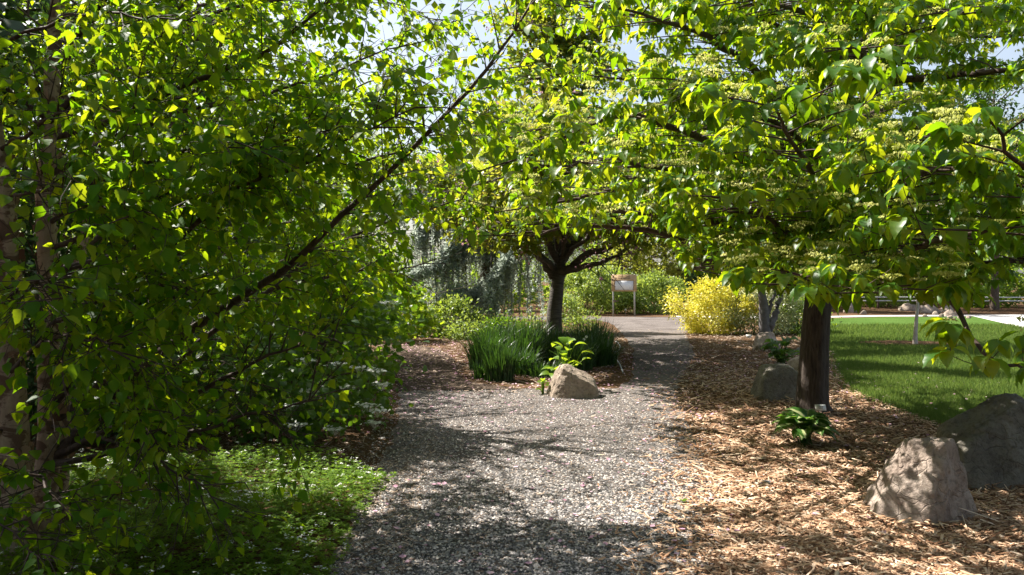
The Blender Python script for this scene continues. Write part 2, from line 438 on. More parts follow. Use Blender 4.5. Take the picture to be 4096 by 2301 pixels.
def mould_mat():
    m, nt, b, out = new_mat('path_litter')
    v = coords(nt); fine = noise_n(nt, v, 42, 8, .8, .2); worn = noise_n(nt, v, 1.4, 5, .65, .5)
    c = ramp(nt, [(.30, (.035, .028, .024)), (.5, (.105, .084, .07)), (.64, (.20, .16, .135)), (.78, (.34, .26, .22))], fine)
    d = ramp(nt, [(.3, (.7, .66, .62)), (.7, (1.1, 1.05, 1.0))], worn)
    mx = N(nt, 'ShaderNodeMix', data_type='RGBA', blend_type='MULTIPLY'); mx.inputs[0].default_value = 1
    nt.links.new(c, mx.inputs[6]); nt.links.new(d, mx.inputs[7]); nt.links.new(mx.outputs[2], b.inputs['Base Color'])
    b.inputs['Roughness'].default_value = 1; b.inputs['Specular IOR Level'].default_value = 0
    bump(nt, b, fine, .9, .03); return m
def lawn_mat():
    m, nt, b, out = new_mat('lawn_turf')
    v = coords(nt)
    big = noise_n(nt, v, .5, 3); fine = noise_n(nt, v, 30, 8, .75)
    c = ramp(nt, [(.3, (.035, .078, .018)), (.55, (.075, .13, .032)), (.75, (.135, .18, .058))], fine)
    d = ramp(nt, [(.3, (.8, .85, .7)), (.7, (1.15, 1.1, 1.1))], big)
    mx = N(nt, 'ShaderNodeMix', data_type='RGBA', blend_type='MULTIPLY'); mx.inputs[0].default_value = 1
    nt.links.new(c, mx.inputs[6]); nt.links.new(d, mx.inputs[7])
    nt.links.new(mx.outputs[2], b.inputs['Base Color']); b.inputs['Roughness'].default_value = 1; b.inputs['Specular IOR Level'].default_value = 0
    bump(nt, b, fine, .8, .03); return m
def concrete_mat():
    m, nt, b, out = new_mat('concrete')
    f = noise_n(nt, coords(nt), 6, 6); c = ramp(nt, [(.3, (.40, .39, .37)), (.7, (.52, .50, .48))], f)
    nt.links.new(c, b.inputs['Base Color']); b.inputs['Roughness'].default_value = .9; return m
MAT['ground'] = ground_mat(); MAT['mould'] = mould_mat(); MAT['path'] = path_mat(); MAT['lawn'] = lawn_mat(); MAT['concrete'] = concrete_mat()

# ------------------------------------------------------------------ the ground
# edges of the gravel path as X at a given Y
LY = [0, 3.0, 4.62, 5.9, 7.0, 8.8, 11.4, 13.5]; LX = [-.95, -1.0, -1.0, -1.08, -1.1, -1.22, -1.5, -1.75]
RY = [0, 3.0, 4.62, 6.2, 8.67, 12.4, 15.0, 18.5, 26.0, 31.0, 36.0]; RX = [.95, 1.0, 1.09, 1.45, 1.85, 2.35, 3.0, 3.9, 5.2, 6.3, 8.0]
def left_edge(y): return np.interp(y, LY, LX)
def right_edge(y): return np.interp(y, RY, RX)
# the bed of strap leaves between the two arms of the path
BED = [(-.75, 13.4), (-.95, 14.6), (-1.1, 17), (-1.3, 20), (-.6, 22.5), (1.4, 23), (2.7, 22), (2.75, 19.5), (2.3, 16.0), (1.75, 13.2), (.8, 12.2), (0, 12.6)]
LAWN = [(40, 3), (5.9, 3.4), (5.6, 6.5), (4.95, 8.2), (4.75, 9.6), (4.9, 12.3), (5.9, 15.5), (7.0, 18.5), (7.6, 21), (7.9, 23), (9.0, 27.5), (10.5, 31), (12.5, 35.2), (16, 36.8), (20.3, 37.4), (16.4, 27.0), (18, 23), (26, 17), (40, 12)]

def inside(px, py, poly):
    r = np.zeros(np.shape(px), bool); n = len(poly); j = n - 1
    for i in range(n):
        xi, yi = poly[i]; xj, yj = poly[j]
        c = ((yi > py) != (yj > py)) & (px < (xj - xi) * (py - yi) / (yj - yi + 1e-12) + xi)
        r ^= c; j = i
    return r

def sheet(name, poly, z, mat, rough_edge=0.06, step=.25, label=None, kind='structure'):
    P = []
    n = len(poly)
    for i in range(n):
        a = np.array(poly[i], float); b = np.array(poly[(i + 1) % n], float)
        k = max(1, int(np.linalg.norm(b - a) / step)); k = min(k, 60)
        for t in range(k): P.append(a + (b - a) * t / k)
    P = np.array(P)
    for _ in range(3): P = (np.roll(P, 1, 0) + 2 * P + np.roll(P, -1, 0)) / 4
    P = P + R(-rough_edge, rough_edge, P.shape)
    bm = bmesh.new()
    f = bm.faces.new([bm.verts.new((x, y, z)) for x, y in P])
    bmesh.ops.triangulate(bm, faces=[f])
    bm.normal_update()
    for q in bm.faces:
        if q.normal.z < 0: q.normal_flip()
    me = bpy.data.meshes.new(name); bm.to_mesh(me); bm.free(); me.materials.append(mat)
    o = bpy.data.objects.new(name, me); COL.objects.link(o)
    return tag(o, label, None, None, kind)

a = Acc(); a.add([(-400, -60, 0), (400, -60, 0), (400, 700, 0), (-400, 700, 0)], Q=[[0, 1, 2, 3]])
part('ground', a, MAT['ground'], smooth=False)['kind'] = 'structure'

def strips(name, runs, mat, z0=.004):
    """quad strips of (left, right) pairs with a ragged edge, each run a few millimetres above the one before"""
    a = Acc()
    for k, (pairs, ex) in enumerate(runs):
        L = catmull([(x, y, 0) for (x, y), _ in pairs], 60) + np.c_[R(-ex, ex, (60, 2)), np.zeros(60)]
        Q = catmull([(x, y, 0) for _, (x, y) in pairs], 60) + np.c_[R(-ex, ex, (60, 2)), np.zeros(60)]
        V = np.stack([L, Q], 1).reshape(-1, 3); V[:, 2] = z0 + .002 * k
        a.add(V, Q=[[2 * m, 2 * m + 1, 2 * m + 3, 2 * m + 2] for m in range(59)])
    o = part(name, a, mat, smooth=False); o['kind'] = 'structure'; return o
ys = (-2, 1.5, 3, 4.6, 6, 7.5, 9, 11, 12.6)
strips('gravel_path', [
    ([((float(left_edge(y)), y), (float(right_edge(y)), y)) for y in ys], .05),
    ([((.9, 11.9), (2.3, 12.2)), ((1.7, 13.0), (2.6, 13.2)), ((2.2, 15.5), (3.1, 15.3)), ((2.7, 19), (4.0, 18.7)), ((3.1, 23), (4.75, 23)), ((3.4, 27), (5.5, 27)), ((3.6, 31.5), (6.6, 31.5)), ((3.2, 35.5), (8.5, 35.2))], .05),
    ([((-30, 36.8), (-30, 38.8)), ((-10, 35.4), (-10, 37.9)), ((3, 34.2), (3, 37.2)), ((7.2, 34.4), (7.2, 36.7)), ((12.3, 35.1), (12.3, 36.3))], .04)], MAT['path'])
strips('side_path', [
    ([((-1.6, 12.3), (.2, 12.4)), ((-1.85, 13.6), (-.75, 13.6)), ((-2.1, 15.5), (-1.0, 15.5)), ((-2.6, 18.5), (-1.4, 18.5)), ((-3.3, 21.2), (-2.2, 20.6)), ((-5.0, 23.8), (-4.3, 22.4)), ((-8, 25.8), (-7.6, 24.2))], .05)], MAT['mould'], .0125)
sheet('lawn', LAWN, .006, MAT['lawn'], .04, .3)
pairs = [((7, 36.75), (7, 37.9)), ((12.4, 35.75), (12.4, 37.1)), ((16, 37.2), (16, 38.4)), ((20.3, 37.6), (20.6, 39)), ((18.3, 32), (30, 40)), ((16.6, 27.1), (40, 36)), ((18.1, 23.1), (45, 28)), ((26, 17.1), (50, 20))]
a = Acc(); a.add([(x, y, .012) for p in pairs for x, y in p], Q=[[2 * k, 2 * k + 2, 2 * k + 3, 2 * k + 1] for k in range(len(pairs) - 1)])
part('concrete_path', a, MAT['concrete'], smooth=False)['kind'] = 'structure'
ring = [(9.95 + 1.25 * math.cos(t) , 21.5 + .95 * math.sin(t)) for t in np.linspace(0, 2 * math.pi, 24, endpoint=False)]
sheet('mulch_ring', ring, .014, MAT['ground'], .06, .15)

# ------------------------------------------------------------------ loose gravel, wood chips, fallen blossom, grass
def frust_samples(n, y0, y1, k=1.6, lo=-.66, hi=.66):
    """points of the ground in a wedge ahead of the bench, denser close by"""
    u = R(0, 1, n)
    y = (y0 ** (1 - k) + u * (y1 ** (1 - k) - y0 ** (1 - k))) ** (1 / (1 - k))
    x = y * R(lo, hi, n)
    return x, y

RUFF = [(-7, 3.2), (-.98, 3.2), (-1.0, 4.6), (-1.03, 5.3), (-1.06, 6.1), (-.98, 6.75), (-1.75, 7.5), (-2.55, 7.6), (-3.5, 7.25), (-7, 7.2)]
def on_path(x, y):
    return (x > left_edge(y)) & (x < right_edge(y)) & ~((y > 12.0) & inside(x, y, BED))

# gravel
x, y = frust_samples(250000, 4.2, 13, 2.0, -.36, .36)
d = np.minimum(x - left_edge(y), right_edge(y) - x) + rng.normal(0, .22, len(x))
k = (d > 0) & ~inside(x, y, RUFF) & (y < 12.5); x, y = x[k][:58000], y[k][:58000]
n = len(x)
octa = (np.array([[1, 0, -.2], [.1, .9, -.2], [-.9, .2, -.2], [-.1, -1, -.2], [.15, .1, .7]], float), np.array([[0, 1, 4], [1, 2, 4], [2, 3, 4], [3, 0, 4]]))
ang = R(0, 6.283, n); s = R(.0045, .0125, n) * np.where(R(0, 1, n) < .04, 1.7, 1)
M = np.zeros((n, 3, 3)); M[:, 0, 0] = np.cos(ang); M[:, 0, 1] = -np.sin(ang); M[:, 1, 0] = np.sin(ang); M[:, 1, 1] = np.cos(ang); M[:, 2, 2] = R(.5, 1, n)
M[:, 2, 0] = R(-.4, .4, n); M[:, 2, 1] = R(-.4, .4, n)
g = Acc(); g.stamp(octa, M * s[:, None, None], np.stack([x, y, .005 + s * .25], -1), R(0, 1, n) ** 1.3)
tag(part('gravel', g, MAT['gravel'], smooth=False), 'loose grey gravel covering the forked garden path', 'gravel', None, 'stuff')

chip = (np.array([[-1, -.5, 0], [1, -.45, 0], [.9, .5, 0], [-.95, .45, 0], [-.8, .1, 1], [.75, -.05, .9]], float),
        np.array([[0, 1, 5], [0, 5, 4], [2, 3, 4], [2, 4, 5], [1, 2, 5], [3, 0, 4]]))
def chips(name, x, y, L, W, mat, label, lift=.012):
    n = len(x)
    a1 = R(0, 6.283, n); tl = R(-.35, .35, n); ro = R(-.5, .5, n)
    l = L * np.exp(rng.normal(0, .5, n)); w = W * np.exp(rng.normal(0, .35, n))
    X = np.stack([np.cos(a1) * np.cos(tl), np.sin(a1) * np.cos(tl), np.sin(tl)], -1)
    Yv = norm(np.cross(np.stack([ro * .5, 0 * ro, np.ones(n)], -1), X)); Z = np.cross(X, Yv)
    M = np.stack([X * l[:, None], Yv * w[:, None], Z * (w * R(.25, .6, n))[:, None]], -1)
    c = Acc(); c.stamp(chip, M, np.stack([x, y, R(.002, lift, n) + np.abs(np.sin(tl)) * l * .5], -1), R(0, 1, n))
    return tag(part(name, c, mat, smooth=False), label, 'mulch', None, 'stuff')

# bark mulch on the right-hand bed
x, y = frust_samples(200000, 4.2, 17, 1.9, .1, .64)
d = x - right_edge(y) + rng.normal(0, .3, len(x))
k = (d > 0) & ~inside(x, y, LAWN); x, y = x[k][:41000], y[k][:41000]
chips('bark_mulch', x, y, .026, .009, MAT['chip'], 'tan shredded bark mulch spread under the dogwood', .02)
x, y = frust_samples(5200, 4.3, 12, 1.5, .1, .62)
k = (x - right_edge(y) > -.1) & ~inside(x, y, LAWN); x, y = x[k][:900], y[k][:900]
chips('bark_strips', x, y, .055, .010, MAT['chip'], 'long splinters of bark lying on the tan mulch', .03)
# chips banked against the foot of the two near boulders, the squat one and the trunk
bx_, by_ = [], []
for (cx, cy, rx, ry, m) in ((2.77, 5.74, .36, .28, 520), (3.86, 6.75, .48, .29, 420), (3.60, 11.5, .34, .28, 200), (3.6, 10.2, .24, .24, 260)):
    th = R(0, 6.283, m); q = R(.93, 1.22, m); bx_.append(cx + rx * q * np.cos(th)); by_.append(cy + ry * q * np.sin(th))
chips('banked_mulch', np.concatenate(bx_), np.concatenate(by_), .028, .010, MAT['chip'], 'bark chips banked against the boulders and the dogwood foot', .055)
# weathered chips strewn over the path and along its left side
x, y = frust_samples(70000, 4.2, 22, 1.7, -.4, .36)
k = ~inside(x, y, RUFF) & ((x < left_edge(y) + .45) | (R(0, 1, len(x)) < .3)); x, y = x[k][:20000], y[k][:20000]
chips('weathered_chips', x, y, .015, .006, MAT['chip_grey'], 'small weathered wood chips strewn over the gravel path', .012)

x = R(-4.5, 9.5, 26000); y = R(12, 27, 26000)
k = ~inside(x, y, LAWN) & ~((x > np.interp(y, [12, 15.5, 19, 23, 27], [.9, 2.2, 2.7, 3.1, 3.4])) & (x < right_edge(y)) & (R(0, 1, len(x)) < .9)); x, y = x[k][:9500], y[k][:9500]
chips('leaf_litter', x, y, .034, .014, MAT['chip_grey'], 'brown leaf litter under the cherry and along the far path', .02)
# fallen cherry blossom
n = 2600
x = rng.normal(2.0, 2.6, n); y = rng.normal(15.0, 3.4, n)
k = (y > 6) & (y < 25); x, y = x[k], y[k]
x2, y2 = frust_samples(420, 4.5, 14, 1.5, -.3, .5)
x3 = rng.normal(-1.5, .6, 700); y3 = R(10, 22, 700); x2 = np.concatenate([x2, x3 - .05 * (y3 - 12)]); y2 = np.concatenate([y2, y3])
x = np.concatenate([x, x2]); y = np.concatenate([y, y2]); n = len(x)
k = ~inside(x, y, RUFF); x, y = x[k], y[k]; n = len(x)
a1 = R(0, 6.283, n); nn = norm(np.stack([R(-.5, .5, n), R(-.5, .5, n), np.ones(n)], -1))
M = frames(np.stack([np.cos(a1), np.sin(a1), 0 * a1], -1), nn, R(.010, .024, n))
p = Acc(); p.stamp(FLORET, M, np.stack([x, y, R(.012, .03, n)], -1), R(0, 1, n))
tag(part('fallen_blossom', p, MAT['petal']), 'pink fallen cherry blossom scattered over path and mulch', 'petals', None, 'stuff')

# grass blades on the near part of the lawn
x, y = frust_samples(420000, 7.4, 30, 1.5, .30, .62)
k = inside(x + rng.normal(0, .10, len(x)), y, LAWN) & ~inside(x, y, ring); x, y = x[k][:90000], y[k][:90000]
n = len(x); a1 = R(0, 6.283, n); h = R(.03, .065, n) * (1 + .06 * np.maximum(y - 10, 0)); w = R(.0025, .005, n) * (1 + .12 * np.maximum(y - 8, 0))
lean = R(0, .6, n) * h; b1 = R(0, 6.283, n)
V = np.stack([np.stack([x - np.cos(a1) * w, y - np.sin(a1) * w, 0 * x + .004], -1), np.stack([x + np.cos(a1) * w, y + np.sin(a1) * w, 0 * x + .004], -1),
              np.stack([x + np.cos(b1) * lean, y + np.sin(b1) * lean, h], -1)], 1).reshape(-1, 3)
gr = Acc(); gr.add(V, T=np.arange(3 * n).reshape(-1, 3), r=np.repeat(R(0, 1, n), 3))
tag(part('grass', gr, MAT['grass'], smooth=False), 'mown green grass of the lawn beyond the dogwood', 'grass', None, 'stuff')

# ------------------------------------------------------------------ sweet woodruff: whorled ground cover with white flowers
def woodruff():
    x = R(-6.5, -.9, 26000); y = R(3.6, 7.7, 26000)
    jit = rng.normal(0, .05, len(x))
    k = inside(x + jit, y + jit, RUFF) & (x > -.64 * y - .2); x, y = x[k][:7800], y[k][:7800]
    n = len(x)
    H = .10 + .05 * np.sin(x * 3.1 + 1) * np.sin(y * 2.7) + R(-.04, .05, n)
    edge = np.clip((-1.0 - x) / .35, 0, 1); H = np.maximum(H * (.45 + .55 * edge), .03)
    lean = rng.normal(0, .025, (n, 2))
    lf = Acc()
    for tier, (fz, sc) in enumerate(((1.0, 1.0), (.62, 1.2))):
        px = x + lean[:, 0] * fz; py = y + lean[:, 1] * fz; pz = H * fz
        m = 7
        for j in range(m):
            a1 = j * 2 * np.pi / m + R(0, 1, n) * .5 + x * 50
            up = R(-.15, .65, n) * (1 if tier == 0 else .6)
            d = np.stack([np.cos(a1), np.sin(a1), up], -1)
            M = frames(d, np.tile([0, 0, 1.0], (n, 1)), R(.020, .034, n) * sc)
            M[:, :, 0] *= .75
            lf.stamp(SMALL if tier == 0 else TRI, M, np.stack([px, py, pz], -1), R(0, 1, n))
    root = thing('sweet_woodruff', 'low bright green ground cover dotted with tiny white flowers under the birch', 'ground cover', (-2.5, 5.5, 0))
    root['kind'] = 'stuff'
    part('foliage', lf, MAT['ruff'], root, 'stuff', smooth=False)
    fl = Acc(); k = (R(0, 1, n) < .04 + .12 * (np.sin(x * 2.3) * np.sin(y * 3.1 + 2) > .2)); fx, fy, fh = x[k], y[k], H[k]
    for j in range(7):
        m = len(fx); off = rng.normal(0, .013, (m, 2))
        nn = norm(np.stack([R(-.6, .6, m), R(-.6, .6, m), np.ones(m)], -1)); a1 = R(0, 6.28, m)
        M = frames(np.stack([np.cos(a1), np.sin(a1), 0 * a1], -1), nn, R(.005, .008, m))
        fl.stamp(FLORET, M, np.stack([fx + off[:, 0], fy + off[:, 1], fh + .035 + R(-.006, .006, m)], -1), R(0, 1, m))
    part('flower', fl, MAT['white_flower'], root, 'stuff', smooth=False)
woodruff()

# ------------------------------------------------------------------ trees
# openings cut into the canopy to put sun patches and shade bands below
KX = -SUN_DIR.x / SUN_DIR.z; KY = SUN_DIR.y / SUN_DIR.z
GAPS = [([tuple(gpos(*q)[:2]) for q in ((2700, 1930), (3380, 1880), (3500, 2050), (4096, 2120), (4096, 2301), (2650, 2301))], .72),
        ([tuple(gpos(*q)[:2]) for q in ((1720, 1630), (2050, 1580), (2620, 1610), (2720, 1900), (2600, 2120), (2150, 2080), (1900, 1850))], .93),
        ([tuple(gpos(*q)[:2]) for q in ((850, 1850), (1580, 1912), (1580, 2060), (1150, 2050), (900, 1960))], .97),
        ([tuple(gpos(*q)[:2]) for q in ((1000, 1950), (1560, 1950), (1420, 2250), (1000, 2250))], .8),
        ([(2.25, 5.0), (3.5, 5.0), (3.5, 5.85), (2.25, 5.85)], .6)]
def sun_gap(P):
    xs = P[:, 0] + P[:, 2] * KX; ys = P[:, 1] - P[:, 2] * KY
    band = np.sin(ys * 8.0 + 1.2 * np.sin(xs * 1.3) + .6 * xs) + .6 * np.sin(ys * 3.1 + xs * .9)
    drop = np.zeros(len(P))
    for poly, p in GAPS: drop = np.maximum(drop, inside(xs, ys, poly) * p)
    drop = np.where((band > -.55) | (drop > .9), drop, drop * .2)
    return R(0, 1, len(P)) >= drop

def pick_hero(P, M, count, near=1.2):
    """indices of the leaves that show largest: in view and closest to the viewer"""
    Y = P[:, 1]; u = P[:, 0] / np.maximum(Y, .01) * FPX + 2048; v = 1120 - (P[:, 2] - EYE) / np.maximum(Y, .01) * FPX
    size = np.linalg.norm(M[:, :, 1], axis=1) / np.maximum(Y, .01)
    ok = (u > 20) & (u < 4076) & (v > 20) & (v < 2280) & (Y > near)
    idx = np.where(ok)[0]; idx = idx[np.argsort(-size[idx])][:count]
    return idx

def put_leaves(root, P, M, tpl, hero_tpl, mat, count=300, fname='foliage', lname='leaf', lo=None, lod=5.2, lo2=None, lod2=8.5):
    P = np.asarray(P); M = np.asarray(M)
    mask = np.ones(len(P), bool)
    if count:
        h = pick_hero(P, M, count); mask[h] = False
        ha = Acc(); ha.add(hero_tpl[0], T=hero_tpl[1]); me = ha.mesh(lname); me.materials.append(mat)
        for i in h: inst(lname, me, root, M[i], P[i])
    f = Acc(); nearm = mask & (P[:, 1] < lod) if lo is not None else mask
    f.stamp(tpl, M[nearm], P[nearm], R(0, 1, nearm.sum()))
    farm = mask & ~nearm
    if lo2 is not None:
        vf = farm & (P[:, 1] > lod2); farm &= ~vf; f.stamp(lo2, M[vf], P[vf], R(0, 1, vf.sum()))
    if farm.any(): f.stamp(lo, M[farm], P[farm], R(0, 1, farm.sum()))
    part(fname, f, mat, root, 'stuff')

class Sprays:
    def __init__(self): self.tw = Acc(); self.P = []; self.M = []; self.tip = []

def curve_branch(p, d, L, n, droop, wob):
    s = np.linspace(0, 1, n)[:, None]
    side = norm(np.cross(d, [0, 0, 1.0]) + 1e-3)
    b = R(-wob, wob)
    return p + d * s * L + side * b * L * s * s + np.array([0, 0, -1.0]) * droop * L * s * s

def birch_grow(sp, limb, t0, spacing, Lmax, leaf=.058, dens=1.0, hang=.5):
    seg = np.linalg.norm(np.diff(limb, axis=0), axis=1); cum = np.concatenate([[0], np.cumsum(seg)]); tot = cum[-1]
    s = t0 * tot; T = norm(np.gradient(limb, axis=0))
    while s < tot:
        i = min(np.searchsorted(cum, s), len(limb) - 1); p, t = limb[i], T[i]; f = s / tot
        s += spacing * R(.6, 1.4)
        for _ in range(1 if R(0, 1) < .75 else 2):
            rv = norm(rng.normal(size=3)); side = norm(np.cross(t, rv)); side[2] *= .75; side = norm(side)
            d = norm(t * R(.45, .95) + side * R(.5, 1.0) + np.array([0, 0, .12]))
            L = Lmax * R(.45, 1.05) * (1 - .45 * f)
            br = curve_branch(p, d, L, 7, R(0, .3) * hang, .25)
            tube(sp.tw, br[[0, 2, 4, 6]], np.linspace(.0055, .0016, 4), 3, R(0, 1))
            leaves_on(sp, br, leaf, .055 / dens)
            for q in range(int(R(2, 5) * dens * L / .5) + 1):
                j = rng.integers(1, 6); rv = norm(rng.normal(size=3)); td = norm(br[j] - br[j - 1])
                d2 = norm(td * .6 + np.cross(td, rv) * .8)
                l2 = R(.12, .34)
                tw = curve_branch(br[j], d2, l2, 4, R(.1, .5) * hang, .3)
                tube(sp.tw, tw[[0, 2, 3]], np.linspace(.0026, .001, 3), 3, R(0, 1))
                leaves_on(sp, tw, leaf, .042 / dens)

def leaves_on(sp, br, size, step):
    L = np.linalg.norm(np.diff(br, axis=0), axis=1).sum(); n = max(2, int(L / step))
    t = np.linspace(.12, 1, n) * (len(br) - 1); i = np.minimum(t.astype(int), len(br) - 2); f = (t - i)[:, None]
    p = br[i] * (1 - f) + br[i + 1] * f; td = norm(br[i + 1] - br[i])
    side = norm(np.cross(td, [0, 0, 1.0])) * np.where(np.arange(n) % 2, 1, -1)[:, None]
    d = norm(td * .45 + side * R(.4, .9, n)[:, None] + np.array([0, 0, -1]) * R(.25, 1.1, n)[:, None] + rng.normal(0, .25, (n, 3)))
    nr = norm(np.array([0, -.25, .8]) + side * .35 + rng.normal(0, .45, (n, 3)))
    sz = size * R(.5, 1.3, n)
    sp.P.append(p + d * (sz * .22)[:, None] + rng.normal(0, .004, (n, 3))); sp.M.append(frames(d, nr, sz))

def limb_pts(pts, n=22, wob=.012):
    P = catmull([at(*q) for q in pts], n)
    w = rng.normal(0, wob, P.shape); w[0] = 0
    w = (w + np.roll(w, 1, 0) + np.roll(w, -1, 0)) / 2; w[0] = 0
    return P + w

# ---- river birch, left
def river_birch():
    root = thing('river_birch', 'multi-stemmed river birch with peeling cream bark and toothed leaves filling the left side', 'tree', (-2.93, 5.3, 0))
    sp = Sprays()
    stems = [([(165, 2175, 5.3), (185, 1900, 5.3), (192, 1600, 5.3), (195, 1200, 5.3), (182, 800, 5.3), (205, 450, 5.3), (228, 0, 5.35), (270, -800, 5.5), (330, -1700, 5.7)], .078, .03),
             ([(55, 2260, 4.95), (45, 1800, 5.0), (35, 1300, 5.0), (15, 800, 5.0), (-60, 200, 5.05), (-180, -900, 5.1)], .12, .025),
             ([(225, 2170, 5.4), (240, 1950, 5.42), (262, 1500, 5.5), (330, 1000, 5.7), (420, 400, 5.9), (520, -300, 6.2)], .05, .014)]
    for pts, r0, r1 in stems:
        P = limb_pts(pts, 40, .006); a = Acc()
        rad = np.linspace(r0, r1, 40); rad[:4] *= np.array([1.55, 1.3, 1.15, 1.05])
        P[0, 2] = -.05
        tube(a, P, rad, 14, 0, lumpy=.05)
        part('stem', a, MAT['birch_bark'], root)
        # curls of peeling bark
        fl = Acc()
        for _ in range(70):
            i = rng.integers(1, 26); th = R(0, 6.28); o = np.array([math.cos(th), math.sin(th), 0]); tn = np.array([-o[1], o[0], 0])
            c = P[i] + (P[i + 1] - P[i]) * R(0, 1) + o * rad[i] * 1.01; w = R(.015, .05); h = R(.02, .07); lift = R(.006, .03)
            V = [c - tn * w * .5, c + o * lift * .4, c + tn * w * .6 + o * lift, c - tn * w * .5 + np.array([0, 0, h]), c + o * lift * .3 + np.array([0, 0, h * 1.1]), c + tn * w * .5 + o * lift * 1.2 + np.array([0, 0, h * .8])]
            fl.add(V, Q=[[0, 1, 4, 3], [1, 2, 5, 4]], r=R(0, 1))
        part('peeling_bark', fl, MAT['peel'], root, 'stuff')
    # base: a burr of rough dark bark
    LB = [
        ([(210, 1850, 5.3), (700, 1370, 5.2), (1150, 1070, 5.0), (1500, 720, 4.8), (1900, 330, 4.6), (2150, -20, 4.5)], .034, .006, .30),
        ([(210, 1800, 5.3), (560, 1560, 5.5), (1000, 1210, 5.7), (1400, 960, 5.9), (1850, 800, 6.1)], .030, .005, .25),
        ([(215, 1820, 5.3), (650, 1640, 5.0), (1000, 1450, 4.8), (1330, 1350, 4.7)], .026, .004, .25),
        ([(200, 1850, 5.3), (500, 1800, 5.0), (900, 1690, 4.9), (1280, 1590, 4.8)], .022, .004, .25),
        ([(200, 1700, 5.3), (600, 1400, 5.6), (1050, 1180, 6.0), (1450, 1090, 6.3), (1700, 1070, 6.4)], .026, .004, .2),
        ([(190, 1650, 5.3), (450, 1250, 5.0), (800, 900, 4.7), (1200, 650, 4.5), (1650, 430, 4.3)], .024, .004, .2),
        ([(185, 500, 5.3), (350, 300, 5.2), (370, 0, 5.1), (430, -500, 5.0)], .024, .006, .2),
        ([(180, 480, 5.3), (50, 380, 5.1), (-150, 250, 5.0)], .022, .006, .2),
        ([(190, 520, 5.3), (560, 220, 5.1), (760, 0, 5.0), (1000, -300, 4.9)], .020, .005, .2),
        ([(200, 560, 5.3), (700, 370, 5.0), (1024, 230, 4.8), (1300, 30, 4.6), (1480, -150, 4.5)], .022, .005, .2),
        ([(195, 700, 5.3), (600, 500, 5.6), (1000, 380, 5.9), (1400, 270, 6.2), (1700, 160, 6.4)], .022, .004, .2),
        ([(190, 1000, 5.3), (600, 800, 5.0), (1000, 620, 4.6), (1350, 500, 4.4)], .020, .004, .2),
        ([(190, 1100, 5.3), (600, 950, 5.7), (1100, 760, 6.2), (1600, 600, 6.6), (1950, 470, 6.8)], .024, .004, .2),
        ([(190, 900, 5.3), (450, 700, 4.8), (700, 620, 4.4), (950, 570, 4.1)], .016, .004, .2),
        ([(190, 1300, 5.3), (400, 1200, 4.9), (650, 1150, 4.5), (850, 1210, 4.2)], .015, .003, .2),
        ([(195, 1500, 5.3), (350, 1500, 4.9), (520, 1600, 4.5), (640, 1800, 4.2)], .013, .003, .2),
        ([(60, 1900, 4.95), (130, 1900, 4.5), (230, 1980, 4.2), (380, 2080, 4.0)], .013, .003, .25),
        ([(40, 1700, 5.0), (-120, 1750, 4.6), (-150, 1950, 4.2), (30, 2120, 4.0), (180, 2250, 3.9)], .013, .003, .3),
        ([(195, 1700, 5.3), (420, 1750, 4.9), (700, 1880, 4.6), (850, 2000, 4.4)], .013, .003, .35),
        ([(30, 1200, 5.0), (100, 1150, 4.5), (160, 1120, 4.0), (260, 1180, 3.6)], .012, .003, .2),
        ([(20, 800, 5.0), (120, 760, 4.5), (330, 780, 4.0), (520, 860, 3.7)], .012, .003, .2),
        ([(215, 300, 5.35), (500, -100, 5.2), (900, -400, 5.0), (1350, -500, 4.8)], .022, .005, .2),
        ([(230, 0, 5.35), (600, -300, 5.8), (1100, -500, 6.2), (1600, -600, 6.6)], .022, .005, .2),
        ([(330, 1000, 5.7), (700, 720, 6.2), (1100, 480, 6.8), (1500, 330, 7.3), (1750, 250, 7.6)], .020, .004, .2),
        ([(300, 1200, 5.6), (700, 1050, 6.4), (1100, 900, 7.0), (1500, 830, 7.5), (1750, 760, 7.8)], .020, .004, .2),
        ([(280, 1400, 5.5), (600, 1280, 6.2), (950, 1120, 6.9), (1300, 1010, 7.4), (1550, 960, 7.7)], .020, .004, .2),
        ([(420, 400, 5.9), (800, 120, 6.3), (1200, -60, 6.8)], .018, .004, .2),
        ([(420, 300, 5.9), (900, 40, 6.2), (1400, 0, 6.6), (1800, 90, 7.0)], .018, .004, .3),
        ([(-60, 200, 5.05), (200, 100, 4.6), (450, 60, 4.2), (650, 80, 3.9)], .014, .004, .25),
        ([(0, 600, 5.0), (150, 500, 4.6), (350, 430, 4.2), (560, 420, 3.9)], .014, .004, .25),
        ([(20, 1500, 5.0), (150, 1380, 4.6), (330, 1350, 4.2), (480, 1400, 3.9)], .014, .004, .25),
        ([(-180, -500, 5.1), (300, -500, 4.7), (900, -450, 4.4), (1300, -350, 4.2)], .016, .004, .3),
        ([(-60, 200, 5.05), (-500, 0, 5.3), (-900, -100, 5.6)], .02, .005, .2),
        ([(10, 900, 5.0), (-500, 800, 5.6), (-900, 760, 6.2)], .02, .005, .2),
    ]
    for k, (pts, r0, r1, t0) in enumerate(LB):
        P = limb_pts(pts, 24, .014); a = Acc()
        tube(a, P, np.linspace(r0 ** .7, r1 ** .7, 24) ** (1 / .7), 8, 0, lumpy=.06)
        part('limb', a, MAT['birch_limb'], root)
        birch_grow(sp, P, t0, .078, .66, leaf=.068, dens=1.25)
    part('twig', sp.tw, MAT['birch_limb'], root, 'stuff')
    P = np.concatenate(sp.P); M = np.concatenate(sp.M)
    u = P[:, 0] / P[:, 1] * FPX + 2048; v = 1120 - (P[:, 2] - EYE) / P[:, 1] * FPX; rr = R(0, 1, len(P))
    k = (P[:, 1] > 2.6) & (P[:, 2] > .12)
